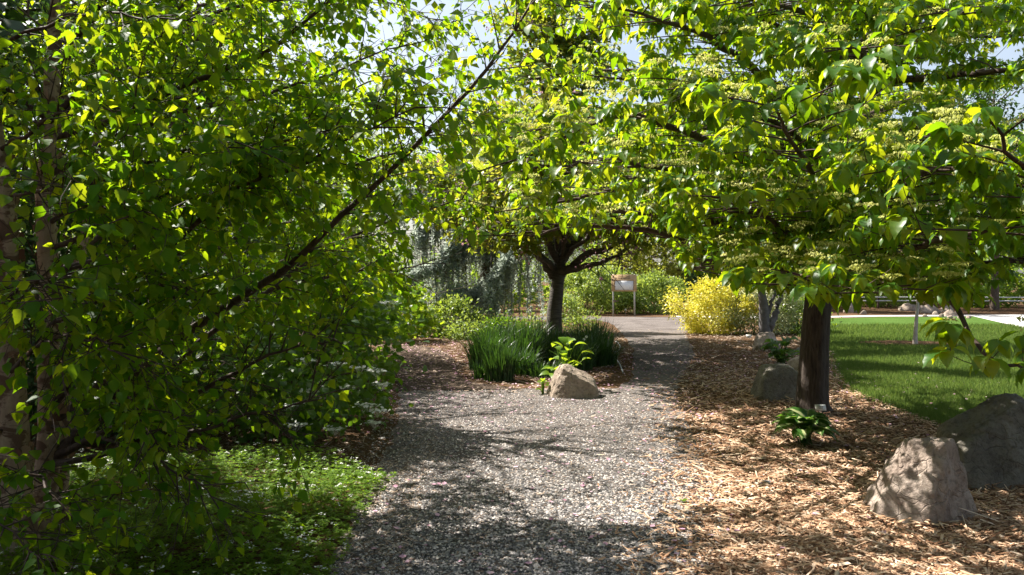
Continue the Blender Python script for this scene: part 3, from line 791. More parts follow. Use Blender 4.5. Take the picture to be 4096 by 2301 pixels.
    k &= ~((u > 100) & (u < 285) & (P[:, 1] < 5.3) & (rr < .72))          # the stems stay bare of short shoots
    k &= ~((u < 90) & (v > 700) & (P[:, 1] < 5.0) & (rr < .5))
    k &= ~((P[:, 0] > -1.75) & (P[:, 2] < 1.35) & (rr < .7))              # thinned above the lacecap shrub
    k &= ~((P[:, 2] < .75) & (P[:, 0] > -2.6) & (rr < .55))
    k &= sun_gap(P) & ~((u > 1640) & (v > 900))
    k &= ~((u > 600) & (np.abs(v - np.interp(u, [600, 700, 1150, 1500, 1900, 2150], [1470, 1370, 1070, 720, 330, -20])) < 45) & (P[:, 1] < 5.2) & (rr < .6))
    put_leaves(root, P[k], M[k], BIRCH, BIRCH_HERO, MAT['birch_leaf'], lo=BIRCH_LO, lod=4.6)
    print('birch leaves', k.sum())
river_birch()

# ---- giant dogwood, right
def in_view_gap(P):
    """the opening under the lowest tier, over the path"""
    u = P[:, 0] / P[:, 1] * FPX + 2048; v = 1120 - (P[:, 2] - EYE) / P[:, 1] * FPX
    low = np.interp(u, [1900, 2080, 2300, 2420, 2700, 2760, 2900, 3150, 3200, 3790, 3850, 4200], [960, 1000, 985, 985, 1000, 1090, 1130, 1170, 1290, 1290, 1520, 1540])
    return (v > low) & (P[:, 1] > 3)
CYMES = [cyme_tpl(46, s) for s in (1, 2, 3)]
def dogwood():
    base = gpos(3252, 1655); root = thing('dogwood_tree', 'broad tiered dogwood with drooping leaves and flat cream flower heads over the right side', 'tree', base)
    tw = Acc(); LP = []; LM = []; LK = []; CP = []; CM = []
    trunk = [(3250, 1668, 10.2), (3250, 1600, 10.2), (3256, 1450, 10.2), (3270, 1250, 10.2), (3290, 1050, 10.2), (3330, 850, 10.2), (3370, 600, 10.2), (3395, 350, 10.2), (3390, 0, 10.2), (3370, -600, 10.2)]
    P = limb_pts(trunk, 44, .004); P[0, 2] = -.06
    rad = np.interp(np.linspace(0, 1, 44), [0, .02, .05, .1, .25, .4, .6, 1], [.33, .25, .20, .18, .155, .145, .085, .03])
    a = Acc(); th = np.linspace(0, 2 * np.pi, 28, endpoint=False)
    ridge = 1 + .08 * np.sin(3 * th + .7) + .06 * np.sin(5 * th + 2) + .035 * np.sin(11 * th) + .02 * np.sin(17 * th + 1)
    V = []; 
    for i in range(44):
        flare = 1 + (.30 * np.maximum(0, np.sin(4 * th + 1.2)) if i < 4 else 0) * (1 - i / 4)
        c = rad[i] * ridge * flare * (1 + R(-.012, .012, 28))
        V.append(np.stack([P[i, 0] + c * np.cos(th), P[i, 1] + c * np.sin(th), np.full(28, P[i, 2])], -1))
    i = np.arange(43)[:, None] * 28; j = np.arange(28)[None]; k = (j + 1) % 28
    a.add(np.concatenate(V), Q=np.stack([i + j, i + k, i + 28 + k, i + 28 + j], -1).reshape(-1, 4))
    part('trunk', a, MAT['dog_bark'], root)
    LB = [
        ([(3290, 1050, 10.2), (3000, 860, 9.2), (2700, 760, 8.2), (2400, 770, 7.2), (2130, 830, 6.4)], .05),
        ([(3330, 850, 10.2), (3002, 652, 9.0), (2848, 580, 8.2), (2700, 510, 7.4), (2550, 450, 6.8), (2350, 490, 6.2), (2120, 620, 5.8)], .055),
        ([(3380, 520, 10.2), (3072, 320, 9.0), (2930, 210, 8.0), (2800, 130, 7.2), (2650, 80, 6.6), (2420, 20, 6.0)], .05),
        ([(3300, 950, 10.2), (2954, 730, 8.8), (2700, 690, 7.8), (2450, 640, 6.8), (2250, 660, 6.2)], .04),
        ([(3280, 1120, 10.2), (2900, 1010, 8.6), (2600, 930, 7.6), (2350, 900, 6.9), (2110, 940, 6.3)], .04),
        ([(3270, 1150, 10.2), (3000, 1050, 8.5), (2850, 1040, 7.2), (2760, 1080, 6.3)], .03),
        ([(3300, 1000, 10.2), (3300, 850, 8.0), (3260, 700, 6.5), (3160, 560, 5.4), (3100, 420, 4.8)], .035),
        ([(3320, 1000, 10.2), (3450, 900, 8.0), (3550, 780, 6.5), (3700, 700, 5.2), (3820, 680, 4.6)], .035),
        ([(3320, 1100, 10.2), (3500, 1050, 8.0), (3650, 1000, 6.0), (3800, 950, 5.0), (3950, 930, 4.4)], .035),
        ([(3280, 1150, 10.2), (3250, 1120, 8.0), (3210, 1100, 6.5), (3220, 1140, 5.2)], .03),
        ([(3320, 1150, 10.2), (3550, 1110, 7.5), (3640, 1100, 6.0), (3790, 1190, 5.0), (3870, 1340, 4.6), (4000, 1440, 4.4), (4110, 1490, 4.3)], .025),
        ([(3400, 440, 10.2), (3550, 340, 9.0), (3700, 310, 8.0), (4096, 290, 6.8), (4400, 320, 6.0)], .055),
        ([(3390, 300, 10.2), (3500, 150, 8.5), (3650, 60, 7.0), (3850, 60, 5.6)], .04),
        ([(3390, 250, 10.2), (3700, 100, 8.5), (4100, 50, 7.0)], .04),
        ([(3390, 250, 10.2), (3800, 160, 10.5), (4300, 130, 10.8)], .04),
        ([(3385, 0, 10.2), (3800, -60, 11.0), (4300, -80, 12.0)], .04),
        ([(3390, 200, 10.2), (3600, 60, 11.5), (3900, -20, 12.6)], .04),
        ([(3390, 100, 10.2), (3200, -100, 9.5), (3000, -160, 8.6)], .035),
        ([(3340, 800, 10.2), (3750, 640, 10.8), (4200, 560, 11.4)], .045),
        ([(3380, 200, 10.2), (3250, 60, 8.5), (3100, 20, 7.0), (2950, -30, 6.0)], .04),
        ([(3330, 900, 10.2), (3700, 800, 9.5), (4096, 740, 8.5), (4400, 740, 7.5)], .045),
        ([(3320, 1000, 10.2), (3700, 950, 8.5), (4096, 900, 7.0), (4300, 900, 6.0)], .04),
        ([(3330, 1100, 10.2), (3800, 1060, 8.0), (4150, 1040, 6.5)], .035),
        ([(3330, 1000, 10.2), (4000, 900, 7.5), (4400, 880, 5.5), (4250, 760, 4.6), (4060, 640, 4.3), (3970, 480, 4.2)], .03),
        ([(3300, 1100, 10.2), (3400, 1080, 8.0), (3500, 1120, 6.0), (3560, 1180, 5.0)], .025),
        ([(3300, 1000, 10.2), (3100, 900, 8.0), (3000, 830, 6.6), (2920, 800, 5.6)], .03),
        ([(3350, 700, 10.2), (3200, 560, 8.4), (2950, 420, 7.0), (2760, 330, 6.2)], .035),
        ([(3390, 420, 10.2), (3420, 260, 8.2), (3450, 200, 6.6), (3420, 190, 5.6)], .035),
        ([(3350, 700, 10.2), (3500, 560, 8.2), (3600, 520, 6.8), (3680, 560, 5.8)], .035),
        ([(3390, 300, 10.2), (3000, 50, 9.4), (2600, -80, 8.4), (2330, -60, 7.6)], .04),
        ([(3380, 0, 10.2), (2900, -250, 8.5), (2500, -320, 7.4)], .035),
        ([(3380, -100, 10.2), (3400, -250, 8.0), (3400, -250, 6.0)], .035),
        ([(3380, -100, 10.2), (3800, -200, 8.5), (4300, -250, 7.2)], .035),
        ([(3330, 850, 10.2), (3000, 640, 11.2), (2750, 560, 12.2)], .04),
        ([(3300, 1000, 10.2), (2800, 880, 9.4), (2450, 850, 9.0), (2200, 880, 8.8)], .045),
        ([(3340, 800, 10.2), (2800, 600, 9.6), (2400, 560, 9.2), (2150, 600, 9.0)], .045),
        ([(3380, 500, 10.2), (2900, 330, 10.8), (2500, 280, 11.4), (2200, 300, 11.8), (1960, 350, 12.1)], .045),
        ([(3360, 650, 10.2), (2850, 520, 11.0), (2450, 480, 11.8), (2150, 520, 12.4), (1950, 570, 12.8)], .045),
        ([(3330, 850, 10.2), (2800, 680, 10.4), (2400, 640, 10.6), (2120, 680, 10.8), (1940, 730, 11.0)], .045),
        ([(3300, 980, 10.2), (2800, 860, 10.0), (2450, 820, 10.0), (2200, 850, 10.0), (2000, 890, 10.1)], .045),
        ([(3390, 300, 10.2), (2900, 120, 11.2), (2500, 60, 12.0), (2250, 80, 12.6)], .045),
        ([(3300, 950, 10.2), (2950, 800, 10.6), (2650, 720, 11.0), (2400, 720, 11.3)], .04),
        ([(3300, 1000, 10.2), (2950, 900, 11.2), (2700, 850, 12.0)], .04),
        ([(3310, 950, 10.2), (2900, 800, 11.6), (2500, 720, 12.8), (2250, 720, 13.4)], .045),
        ([(3310, 950, 10.2), (2850, 820, 10.8), (2400, 760, 11.6), (2150, 780, 12.2)], .045),
        ([(3330, 850, 10.2), (2950, 680, 12.0), (2700, 620, 13.4)], .045),
        ([(3350, 700, 10.2), (2950, 450, 10.4), (2600, 330, 10.6), (2350, 300, 10.7)], .045),
        ([(3390, 350, 10.2), (3000, 150, 11.0), (2650, 60, 11.6)], .04),
        ([(3330, 850, 10.2), (3600, 640, 11.6), (3850, 560, 13.0)], .045),
        ([(3350, 700, 10.2), (3400, 500, 12.0), (3450, 420, 13.6)], .045),
        ([(3390, 300, 10.2), (3200, 100, 11.8), (3050, 50, 13.0)], .04),
        ([(3390, 300, 10.2), (3650, 150, 12.0), (3900, 130, 13.6)], .04),
        ([(3300, 1050, 10.2), (3500, 960, 11.6), (3750, 930, 13.0), (3950, 930, 14.0)], .04),
        ([(3300, 1050, 10.2), (3250, 930, 12.0), (3200, 880, 13.6)], .04),
        ([(3375, -450, 10.2), (3200, -650, 9.2), (3000, -700, 8.2)], .03), ([(3375, -450, 10.2), (3600, -650, 9.4), (3800, -700, 8.6)], .03),
        ([(3375, -450, 10.2), (3350, -620, 11.4), (3300, -640, 12.6)], .03), ([(3375, -500, 10.2), (3600, -600, 11.4), (3850, -600, 12.4)], .03),
        ([(3375, -500, 10.2), (3050, -560, 10.8), (2800, -520, 11.4)], .03), ([(3390, 100, 10.2), (3650, -60, 12.4), (3900, -80, 14.2)], .04),
        ([(3370, 500, 10.2), (3700, 380, 12.2), (4000, 340, 14.0)], .045), ([(3350, 700, 10.2), (3650, 600, 12.6), (3800, 560, 14.6)], .045),
    ]
    def shoot(p, out, size, cy=.45, keep=False):
        """a short upright shoot: a whorl of drooping leaves, often with a flower head"""
        m = rng.integers(5, 9); a0 = R(0, 6.28); top = p + np.array([out[0] * .02, out[1] * .02, R(.03, .08)])
        tube(tw, np.array([p, top]), [.0025, .002], 3, R(0, 1))
        aa = a0 + np.arange(m) * 2.4 + R(-.3, .3, m)
        d = norm(np.stack([np.cos(aa) + out[0] * .35, np.sin(aa) + out[1] * .35, R(-1.15, -.05, m)], -1))
        s = size * R(.65, 1.2, m)
        nr = np.tile([0, 0, 1.0], (m, 1)) + rng.normal(0, .28, (m, 3)) + d * np.array([1, 1, 0]) * .5
        LP.append(top + d * .018 + np.stack([0 * s, 0 * s, R(-.02, .01, m)], -1)); LM.append(frames(d, nr, s)); LK.append(np.full(m, keep))
        if R(0, 1) < cy:
            h = R(.05, .10); c = top + np.array([R(-.015, .015), R(-.015, .015), h])
            CP.append(c); al = R(0, 6.28); rr = R(.05, .08)
            m3 = np.array([[math.cos(al), -math.sin(al), 0], [math.sin(al), math.cos(al), 0], [R(-.2, .2), R(-.2, .2), 1]]) * rr
            CM.append(m3)
    DROOP = [q for q, (pp_, _) in enumerate(LB) if pp_[-1][0] == 4110][0]
    for n_, (pts, r0) in enumerate(LB):
        P = limb_pts(pts, 26, .013)
        a = Acc(); tube(a, P, np.linspace(r0, .007, 26), 8, 0, lumpy=.06)
        part('limb', a, MAT['dog_limb'], root)
        seg = np.linalg.norm(np.diff(P, axis=0), axis=1); cum = np.concatenate([[0], np.cumsum(seg)]); tot = cum[-1]
        T = norm(np.gradient(P, axis=0)); s = .09 * tot; sg = 1
        while s < tot:
            i = min(np.searchsorted(cum, s), 25); f = s / tot; s += .118 * R(.6, 1.4); sg = -sg
            side = norm(np.cross(T[i], [0, 0, 1.0])) * sg
            d = norm(T[i] * R(.5, .9) + side * R(.55, .95) + np.array([0, 0, R(-.05, .25)])); d[2] = np.clip(d[2], -.35, .3); d = norm(d)
            L = R(.35, 1.0) * (1.1 - .5 * f)
            br = curve_branch(P[i], d, L, 7, R(.0, .18), .3)
            if in_view_gap(br[-1:])[0] and n_ != DROOP: continue
            if n_ == DROOP and f > .45:
                if R(0, 1) < .72: continue
                br = P[i] + (br - P[i]) * .45
            br = br[[0, 2, 4, 5, 6]]; tube(tw, br, np.linspace(.008, .0025, 5), 3, R(0, 1))
            for q in range(max(2, int(L / .16))):
                j = rng.integers(1, 5); p = br[j] + rng.normal(0, .01, 3)
                if R(0, 1) < .55:
                    dd = norm(d * .5 + norm(np.cross(d, [0, 0, 1.0])) * R(-1, 1) + np.array([0, 0, R(0, .5)])); l2 = R(.08, .25)
                    t2 = curve_branch(p, dd, l2, 4, -.15, .3); tube(tw, t2, np.linspace(.0035, .002, 4), 3, R(0, 1)); p = t2[-1]
                shoot(p, d, R(.075, .14), .05 + .45 * f, n_ == DROOP)
            shoot(br[-1], d, .12, .1 + .6 * f, n_ == DROOP)
        shoot(P[-1], T[-1], .12, .45, n_ == DROOP)
    part('twig', tw, MAT['dog_limb'], root, 'stuff')
    LPa = np.concatenate(LP); LMa = np.concatenate(LM); k = (LPa[:, 1] > 3.3) & sun_gap(LPa) & (~in_view_gap(LPa) | np.concatenate(LK))
    put_leaves(root, LPa[k], LMa[k], DOG, DOG_HERO, MAT['dog_leaf'], lo=DOG_LO, lod=5.5, lo2=DOG_FAR)
    CP = np.array(CP); CM = np.array(CM); k = (CP[:, 1] > 3.3) & ~in_view_gap(CP); CP, CM = CP[k], CM[k]
    h = pick_hero(CP, CM, 300); mask = np.ones(len(CP), bool); mask[h] = False
    mes = []
    for t in CYMES:
        ca = Acc(); ca.add(t[0], T=t[1]); me = ca.mesh('flower_head', smooth=False); me.materials.append(MAT['cyme']); mes.append(me)
    for q, i in enumerate(h): inst('flower_head', mes[q % 3], root, CM[i], CP[i])
    f = Acc(); f.stamp(cyme_tpl(7, 9, .85, 2.3, 4), CM[mask], CP[mask], R(0, 1, mask.sum()))
    part('far_flower_heads', f, MAT['cyme'], root, 'stuff', smooth=False)
    print('dogwood leaves', len(LPa), 'cymes', len(CP))
dogwood()

# ---- generic broadleaf tree built from limbs with leafy boughs
def bough_tree(name, label, base, trunk, limbs, barkm, leafm, tpl, leaf, r0, dens=1.0, Lmax=1.0, group=None, blossom=None, clump=26, spread=.28, spacing=.28, droop=.35, zmin=.4):
    root = thing(name, label, 'tree', base, group)
    P = catmull(trunk, 26); P[0, 2] = -.05
    rad = np.linspace(r0, r0 * .25, 26); rad[:3] *= (1.35, 1.15, 1.05)
    a = Acc(); tube(a, P, rad, 14, 0, lumpy=.06); part('trunk', a, barkm, root)
    tw = Acc(); LP = []; LM = []; BP = []
    def cluster(p, d, m, sp_):
        q = p + rng.normal(0, sp_, (m, 3)) * np.array([1, 1, .6])
        dd = norm(d * .5 + rng.normal(0, .6, (m, 3)) + np.array([0, 0, -droop]))
        LP.append(q); LM.append(frames(dd, norm(np.array([0, 0, 1.0]) + rng.normal(0, .45, (m, 3))), leaf * R(.6, 1.25, m)))
        if blossom and R(0, 1) < blossom: BP.append(p + rng.normal(0, sp_ * .7, (1, 3)))
    for li, (pts, lr) in enumerate(limbs):
        L_ = catmull(pts, 20); L_ = L_ + np.vstack([np.zeros(3), rng.normal(0, .03, (19, 3))])
        a = Acc(); tube(a, L_, np.linspace(lr, max(lr * .15, .01), 20), 8, 0, lumpy=.06); part('limb', a, barkm, root)
        seg = np.linalg.norm(np.diff(L_, axis=0), axis=1); cum = np.concatenate([[0], np.cumsum(seg)]); tot = cum[-1]; T = norm(np.gradient(L_, axis=0))
        s = .28 * tot
        while s < tot:
            i = min(np.searchsorted(cum, s), 19); s += spacing * R(.6, 1.4) / dens
            d = norm(T[i] * .7 + norm(np.cross(T[i], rng.normal(size=3))) * .8 + np.array([0, 0, .1])); L = Lmax * R(.5, 1.1) * (1.15 - .5 * s / tot)
            br = curve_branch(L_[i], d, L, 6, R(-.1, .25), .3); tube(tw, br, np.linspace(.014, .004, 6), 4, R(0, 1))
            for j in (2, 3, 4, 5):
                cluster(br[j], d, int(clump * R(.6, 1.3) / 4 * dens) + 1, spread * R(.6, 1))
    part('twig', tw, barkm, root, 'stuff')
    LP = np.concatenate(LP); LM = np.concatenate(LM); kp = sun_gap(LP) & (LP[:, 2] > zmin + (.22 * np.sin(LP[:, 0] * 2.3 + LP[:, 1]) + .15 * np.sin(LP[:, 1] * 3.7) if zmin > 2 else 0)); LP, LM = LP[kp], LM[kp]
    f = Acc(); f.stamp(tpl, LM, LP, R(0, 1, len(LP))); part('crown', f, leafm, root, 'stuff')
    if blossom:
        BP = np.concatenate(BP); b = Acc(); m = 6
        Pq = (BP[:, None] + rng.normal(0, .045, (len(BP), m, 3))).reshape(-1, 3)
        dd = norm(rng.normal(size=Pq.shape)); b.stamp(BLOSSOM, frames(dd, norm(rng.normal(size=Pq.shape)), R(.018, .035, len(Pq))), Pq, R(0, 1, len(Pq)))
        part('blossom', b, MAT['blossom'], root, 'stuff')
    return root

# ---- cherry between the two arms of the path
cb = (1.02, 19.0, 0)
C = lambda *q: [at(*p) for p in q]
bough_tree('cherry_tree', 'dark-barked spreading cherry with fading pink blossom standing in the strap-leaf bed', cb,
    C((2222, 1410, 19), (2216, 1300, 19), (2224, 1190, 19), (2240, 1070, 19), (2250, 950, 19), (2262, 750, 19), (2270, 500, 19)),
    [(C((2215, 1110, 19), (2150, 1010, 18.8), (2030, 930, 18.5), (1900, 880, 18.2), (1780, 840, 18)), .11),
     (C((2245, 1100, 19), (2330, 1030, 18.7), (2430, 990, 18.3), (2600, 930, 18), (2850, 900, 17.6)), .11),
     (C((2240, 1050, 19), (2310, 950, 19.2), (2400, 830, 19.5), (2560, 720, 20)), .12),
     (C((2235, 1060, 19), (2170, 900, 19.3), (2080, 720, 19.6), (1960, 560, 20)), .11),
     (C((2250, 1090, 19), (2360, 1060, 18.2), (2450, 1030, 17.2), (2500, 1000, 16.4)), .08),
     (C((2250, 900, 19), (2150, 700, 18), (2080, 560, 17.2), (2000, 500, 16.6)), .08),
     (C((2240, 1040, 19), (2290, 880, 17.5), (2300, 760, 15.8), (2280, 700, 14.6)), .055),
     (C((2240, 1040, 19), (2400, 900, 17.5), (2560, 800, 16.2), (2700, 760, 15.2)), .055),
     (C((2230, 1040, 19), (2150, 880, 17.5), (2060, 780, 16), (1960, 740, 15)), .08),
     (C((2250, 900, 19), (2500, 650, 18.2), (2750, 520, 17.4), (2950, 480, 16.8)), .08),
     (C((2230, 1000, 19), (2200, 820, 16.5), (2150, 700, 14.5), (2090, 640, 13.2)), .055),
     (C((2240, 980, 19), (2270, 760, 16.5), (2250, 600, 14.5), (2190, 500, 13.2)), .05),
     (C((2245, 980, 19), (2330, 820, 16.5), (2370, 720, 14.6), (2380, 690, 13.4)), .05),
     (C((2240, 1000, 19), (2270, 880, 21.0), (2290, 820, 23.0), (2300, 800, 24.8)), .055),
     (C((2245, 980, 19), (2340, 850, 20.8), (2440, 790, 22.5), (2540, 780, 24.0)), .055),
     (C((2235, 980, 19), (2160, 830, 20.8), (2080, 760, 22.5), (2020, 740, 24.0)), .05),
     (C((2250, 950, 19), (2420, 760, 19.6), (2600, 660, 20.2), (2780, 620, 20.8)), .055),
     (C((2245, 920, 19), (2330, 700, 17.6), (2430, 600, 16.2), (2500, 560, 15.2)), .05),
     (C((2255, 850, 19), (2380, 650, 18), (2480, 520, 17)), .08),
     (C((2262, 750, 19), (2200, 450, 19), (2130, 200, 19), (2080, 60, 19)), .07),
     (C((2268, 600, 19), (2330, 350, 19), (2380, 150, 19)), .07),
     (C((2270, 500, 19), (2270, 250, 19.2), (2200, 70, 19.4)), .06),
     (C((2230, 1000, 19), (2100, 850, 20.5), (1950, 740, 21.6)), .08),
     (C((2240, 1000, 19), (2400, 850, 20.5), (2650, 740, 21.6)), .08),
     (C((2225, 1080, 19), (2130, 1000, 17.8), (2060, 950, 16.8), (1980, 930, 16)), .07),
     (C((2240, 1000, 19), (2450, 860, 18.4), (2700, 800, 17.8), (2900, 800, 17.4)), .08),
     (C((2230, 950, 19), (2050, 800, 18.7), (1850, 720, 18.4), (1720, 700, 18.2)), .08)],
    MAT['cherry_bark'], MAT['cherry_leaf'], SMALL, .15, .205, 1.6, 1.15, blossom=.30, clump=66, spread=.24, spacing=.2, zmin=2.45)

# ---- smooth grey small tree by the euonymus, and the staked young tree on the lawn
gb = gpos(3065, 1366)
def around(c, z, r, n, up, y_sq=1.0, start=None, seed=0):
    out = []
    for k in range(n):
        a = 2 * math.pi * (k + R(-.3, .3)) / n; st = np.array(start if start is not None else (c[0], c[1], z))
        e = np.array([c[0] + r * math.cos(a) * R(.8, 1.1), c[1] + r * y_sq * math.sin(a) * R(.8, 1.1), z + up * R(.6, 1.2)])
        m = (st + e) / 2 + np.array([0, 0, up * .12]); out.append(([st, m, e], R(.035, .06)))
    return out
gz = lambda u, v, Y: at(u, v, Y)
Yg = gb[1]
bough_tree('grey_tree', 'small forked tree with smooth grey bark beside the golden shrub', gb,
    C((3062, 1366, Yg), (3058, 1300, Yg), (3055, 1220, Yg), (3045, 1150, Yg), (3040, 1000, Yg), (3030, 800, Yg)),
    [(C((3075, 1320, Yg), (3100, 1260, Yg), (3120, 1180, Yg), (3150, 1020, Yg), (3180, 820, Yg)), .11),
     (C((3060, 1270, Yg), (3090, 1190, Yg), (3100, 1100, Yg), (3110, 950, Yg)), .06)]
    + around((gb[0], Yg), 2.5, 2.6, 8, 1.0) + around((gb[0], Yg), 3.4, 2.6, 8, 1.2) + around((gb[0], Yg), 4.5, 2.2, 7, 1.3) + around((gb[0], Yg), 5.4, 1.4, 5, 1.3),
    MAT['grey_bark'], MAT['bg_leaf'], SMALL, .13, .17, 1.2, 1.0, clump=44, spread=.26)
yb = gpos(3660, 1377); Yy = yb[1]
bough_tree('young_tree', 'slender pale-barked young tree standing in a mulch ring on the lawn', yb,
    C((3660, 1377, Yy), (3664, 1300, Yy), (3672, 1200, Yy), (3674, 1050, Yy), (3670, 850, Yy)),
    around((yb[0] + .08, Yy), 2.3, 1.0, 6, .8) + around((yb[0] + .08, Yy), 3.0, .8, 5, .8), MAT['pale_bark'], MAT['bg_leaf'], OVAL, .08, .055, .9, .5, clump=18, spread=.15)

# ---- weeping blue cedar
def cedar():
    base = (-2.6, 26.5, 0); root = thing('weeping_cedar', 'weeping blue cedar with grey-green curtains of needles behind the cherry', 'tree', base)
    ex = {}
    A = [C((1900, 1330, 26.5), (1930, 1150, 26.5), (1960, 950, 26.5), (1900, 800, 26.5), (1800, 780, 26.3))]
    arms = [C((1950, 1000, 26.5), (1900, 950, 26), (1820, 980, 25.6), (1770, 1050, 25.3), (1690, 1080, 25), (1600, 1120, 24.8), (1540, 1140, 24.6)),
            C((1960, 960, 26.5), (1900, 900, 26), (1840, 930, 25.6), (1790, 990, 25.2)),
            C((1930, 860, 26.5), (1830, 820, 26.2), (1730, 860, 26), (1660, 960, 25.8)),
            C((1900, 800, 26.5), (1780, 740, 26.8), (1640, 760, 27), (1560, 860, 27)),
            C((1960, 950, 26.5), (2060, 880, 26.3), (2160, 900, 26), (2250, 960, 25.8)),
            C((1960, 980, 26.5), (2010, 980, 25.5), (2040, 1040, 25.0), (1990, 1100, 24.8), (1960, 1180, 24.7)),
            C((1960, 900, 26.5), (2080, 820, 27), (2200, 840, 27.3), (2320, 930, 27.5)),
            C((1950, 1130, 26.5), (1900, 1180, 25.6), (1820, 1180, 25.2), (1760, 1200, 25)),
            C((1900, 800, 26.3), (1960, 700, 26.5), (2080, 720, 26.5), (2150, 800, 26.5)),
            C((1960, 850, 26.8), (1850, 700, 27.5), (1700, 640, 28)), C((1960, 850, 26.8), (2050, 680, 27.5), (2200, 650, 28))]
    a = Acc(); P = catmull(A[0], 24); P[0, 2] = -.05; tube(a, P, np.linspace(.2, .06, 24), 10, lumpy=.06); part('trunk', a, MAT['brown_bark'], root)
    tuft = []
    for k in range(6):
        d = norm(rng.normal(size=3)); w = norm(np.cross(d, rng.normal(size=3))) * .22; b = len(tuft)
        tuft += [w, -w, d]
    tuft = (np.array(tuft), np.arange(18).reshape(-1, 3))
    nd = Acc(); ns = Acc(); tw = Acc()
    def strand(p, L, acc, fat):
        n = max(3, int(L / .078)); s = np.linspace(0, 1, n)
        w1, w2 = rng.normal(0, .06, 2); ph = R(0, 6.28)
        q = p + np.stack([w1 * s * L + .03 * np.sin(s * 5 + ph), w2 * s * L + .03 * np.cos(s * 6 + ph), -L * s], -1)
        acc.stamp(tuft, norm(rng.normal(size=(n, 3, 3))) * (fat * R(.7, 1.2, n))[:, None, None], q, R(0, 1, n))
        if L > .7: tube(tw, q[::max(1, n // 4)], .006, 3, R(0, 1))
    for k, arm in enumerate(arms):
        P = catmull(arm, 30) + rng.normal(0, .03, (30, 3)); a = Acc(); tube(a, P, np.linspace(.06, .015, 30), 6); part('limb', a, MAT['brown_bark'], root)
        for q in range(100):
            i = R(0, 28.9); j = int(i); p = P[j] + (P[j + 1] - P[j]) * (i - j) + rng.normal(0, .10, 3) * np.array([1, 1.4, .5])
            L = min(R(.2, 1.1) * (1.5 if q % 9 == 0 else 1), p[2] - R(.05, .4))
            if L > .1: strand(p, L, ns if R(0, 1) < .07 else nd, R(.10, .15))
        for q in range(300):
            i = R(0, 28.9); j = int(i); p = P[j] + (P[j + 1] - P[j]) * (i - j) + rng.normal(0, .10, 3) + np.array([0, -.05, .04]); strand(p, .16, nd, .13)
    for q in range(120):     # deep curtains
        p = np.array([R(-3.4, 1.3), R(25.2, 28), R(1.6, 4.4)]); L = min(R(1.2, 2.8), p[2] - R(.1, .6)); strand(p, L, ns if R(0, 1) < .12 else nd, R(.09, .13))
    part('needles', nd, MAT['cedar'], root, 'stuff', smooth=False)
    part('pale_shoots', ns, MAT['cedar_new'], root, 'stuff', smooth=False)
    part('twig', tw, MAT['brown_bark'], root, 'stuff')
cedar()

# ---- background trees, and shade trees added to shape the light
BG = [
 ('backdrop_tree', 'tall light green tree behind the birch limbs', (-9.5, 19, 0), 8.5, 4.2, 'bg_leaf', SMALL, .11),
 ('backdrop_tree', 'leafy tree at far left behind the birch stems', (-14, 15, 0), 8.0, 4.0, 'bg_leaf', SMALL, .11),
 ('backdrop_tree', 'light green tree rising behind the blue cedar', (-7.5, 37, 0), 10.0, 4.5, 'bg_leaf', SMALL, .13),
 ('backdrop_tree', 'golden green tree behind the notice board', (8.2, 46, 0), 6.5, 3.2, 'gold_tree', SMALL, .15),
 ('backdrop_tree', 'pale green willow-leaved tree right of the notice board', (12.5, 47, 0), 8.0, 3.4, 'fors_leaf', WILLOW, .28),
 ('backdrop_tree', 'tall deep green tree beyond the rock bed seen under the dogwood', (17.5, 47, 0), 13, 6.0, 'dark_leaf', SMALL, .17),
 ('backdrop_tree', 'dark spreading tree beyond the lawn at far right', (26.0, 46, 0), 13.0, 6.0, 'dark_leaf', SMALL, .17),
 ('backdrop_tree', 'broad green tree far behind the cherry', (2.5, 52, 0), 9.5, 5.0, 'bg_leaf', SMALL, .17),
 ('added_shade_tree', 'broad tree added left of the birch to keep sun off it', (-8.6, 8.6, 0), 10.0, 3.9, 'dark_leaf', SMALL, .15),  # this and the next two are added to darken the birch side
 ('added_shade_tree', 'tree added left of the birch further back to cast shade', (-9.5, 14.5, 0), 9.5, 4.0, 'dark_leaf', SMALL, .15),
 ('added_shade_tree', 'tall tree added close to the left edge to shade the birch', (-7.2, 3.6, 0), 9.0, 3.3, 'dark_leaf', SMALL, .15),
 ('garden_tree', 'light yellow-green tree right behind the birch limbs', (-4.7, 11.9, 0), 8.2, 2.7, 'birch_leaf', SMALL, .072),
 ('garden_tree', 'leafy green tree on the left of the path behind the lacecap shrub', (-5.6, 17.5, 0), 7.0, 2.7, 'bg_leaf', SMALL, .10),
 ('added_shade_tree', 'unseen tree added at the left behind the viewer to block skylight', (-6.5, -6.5, 0), 10, 4.5, 'dark_leaf', SMALL, .3),  # three unseen trees added at the back to cut the sky fill
 ('added_shade_tree', 'unseen tree added straight behind the viewer to block skylight', (2.5, -8.5, 0), 11, 4.8, 'dark_leaf', SMALL, .3),
 ('added_shade_tree', 'unseen tree added at the right behind the viewer to block skylight', (10.5, -4.0, 0), 10, 4.6, 'dark_leaf', SMALL, .3),
 ('backdrop_tree', 'far green tree above the rock bed', (26, 56, 0), 10, 5.0, 'bg_leaf', SMALL, .18),
 ('backdrop_tree', 'far green tree between notice board and lawn', (17.5, 58, 0), 11, 5.0, 'bg_leaf', SMALL, .18),
]
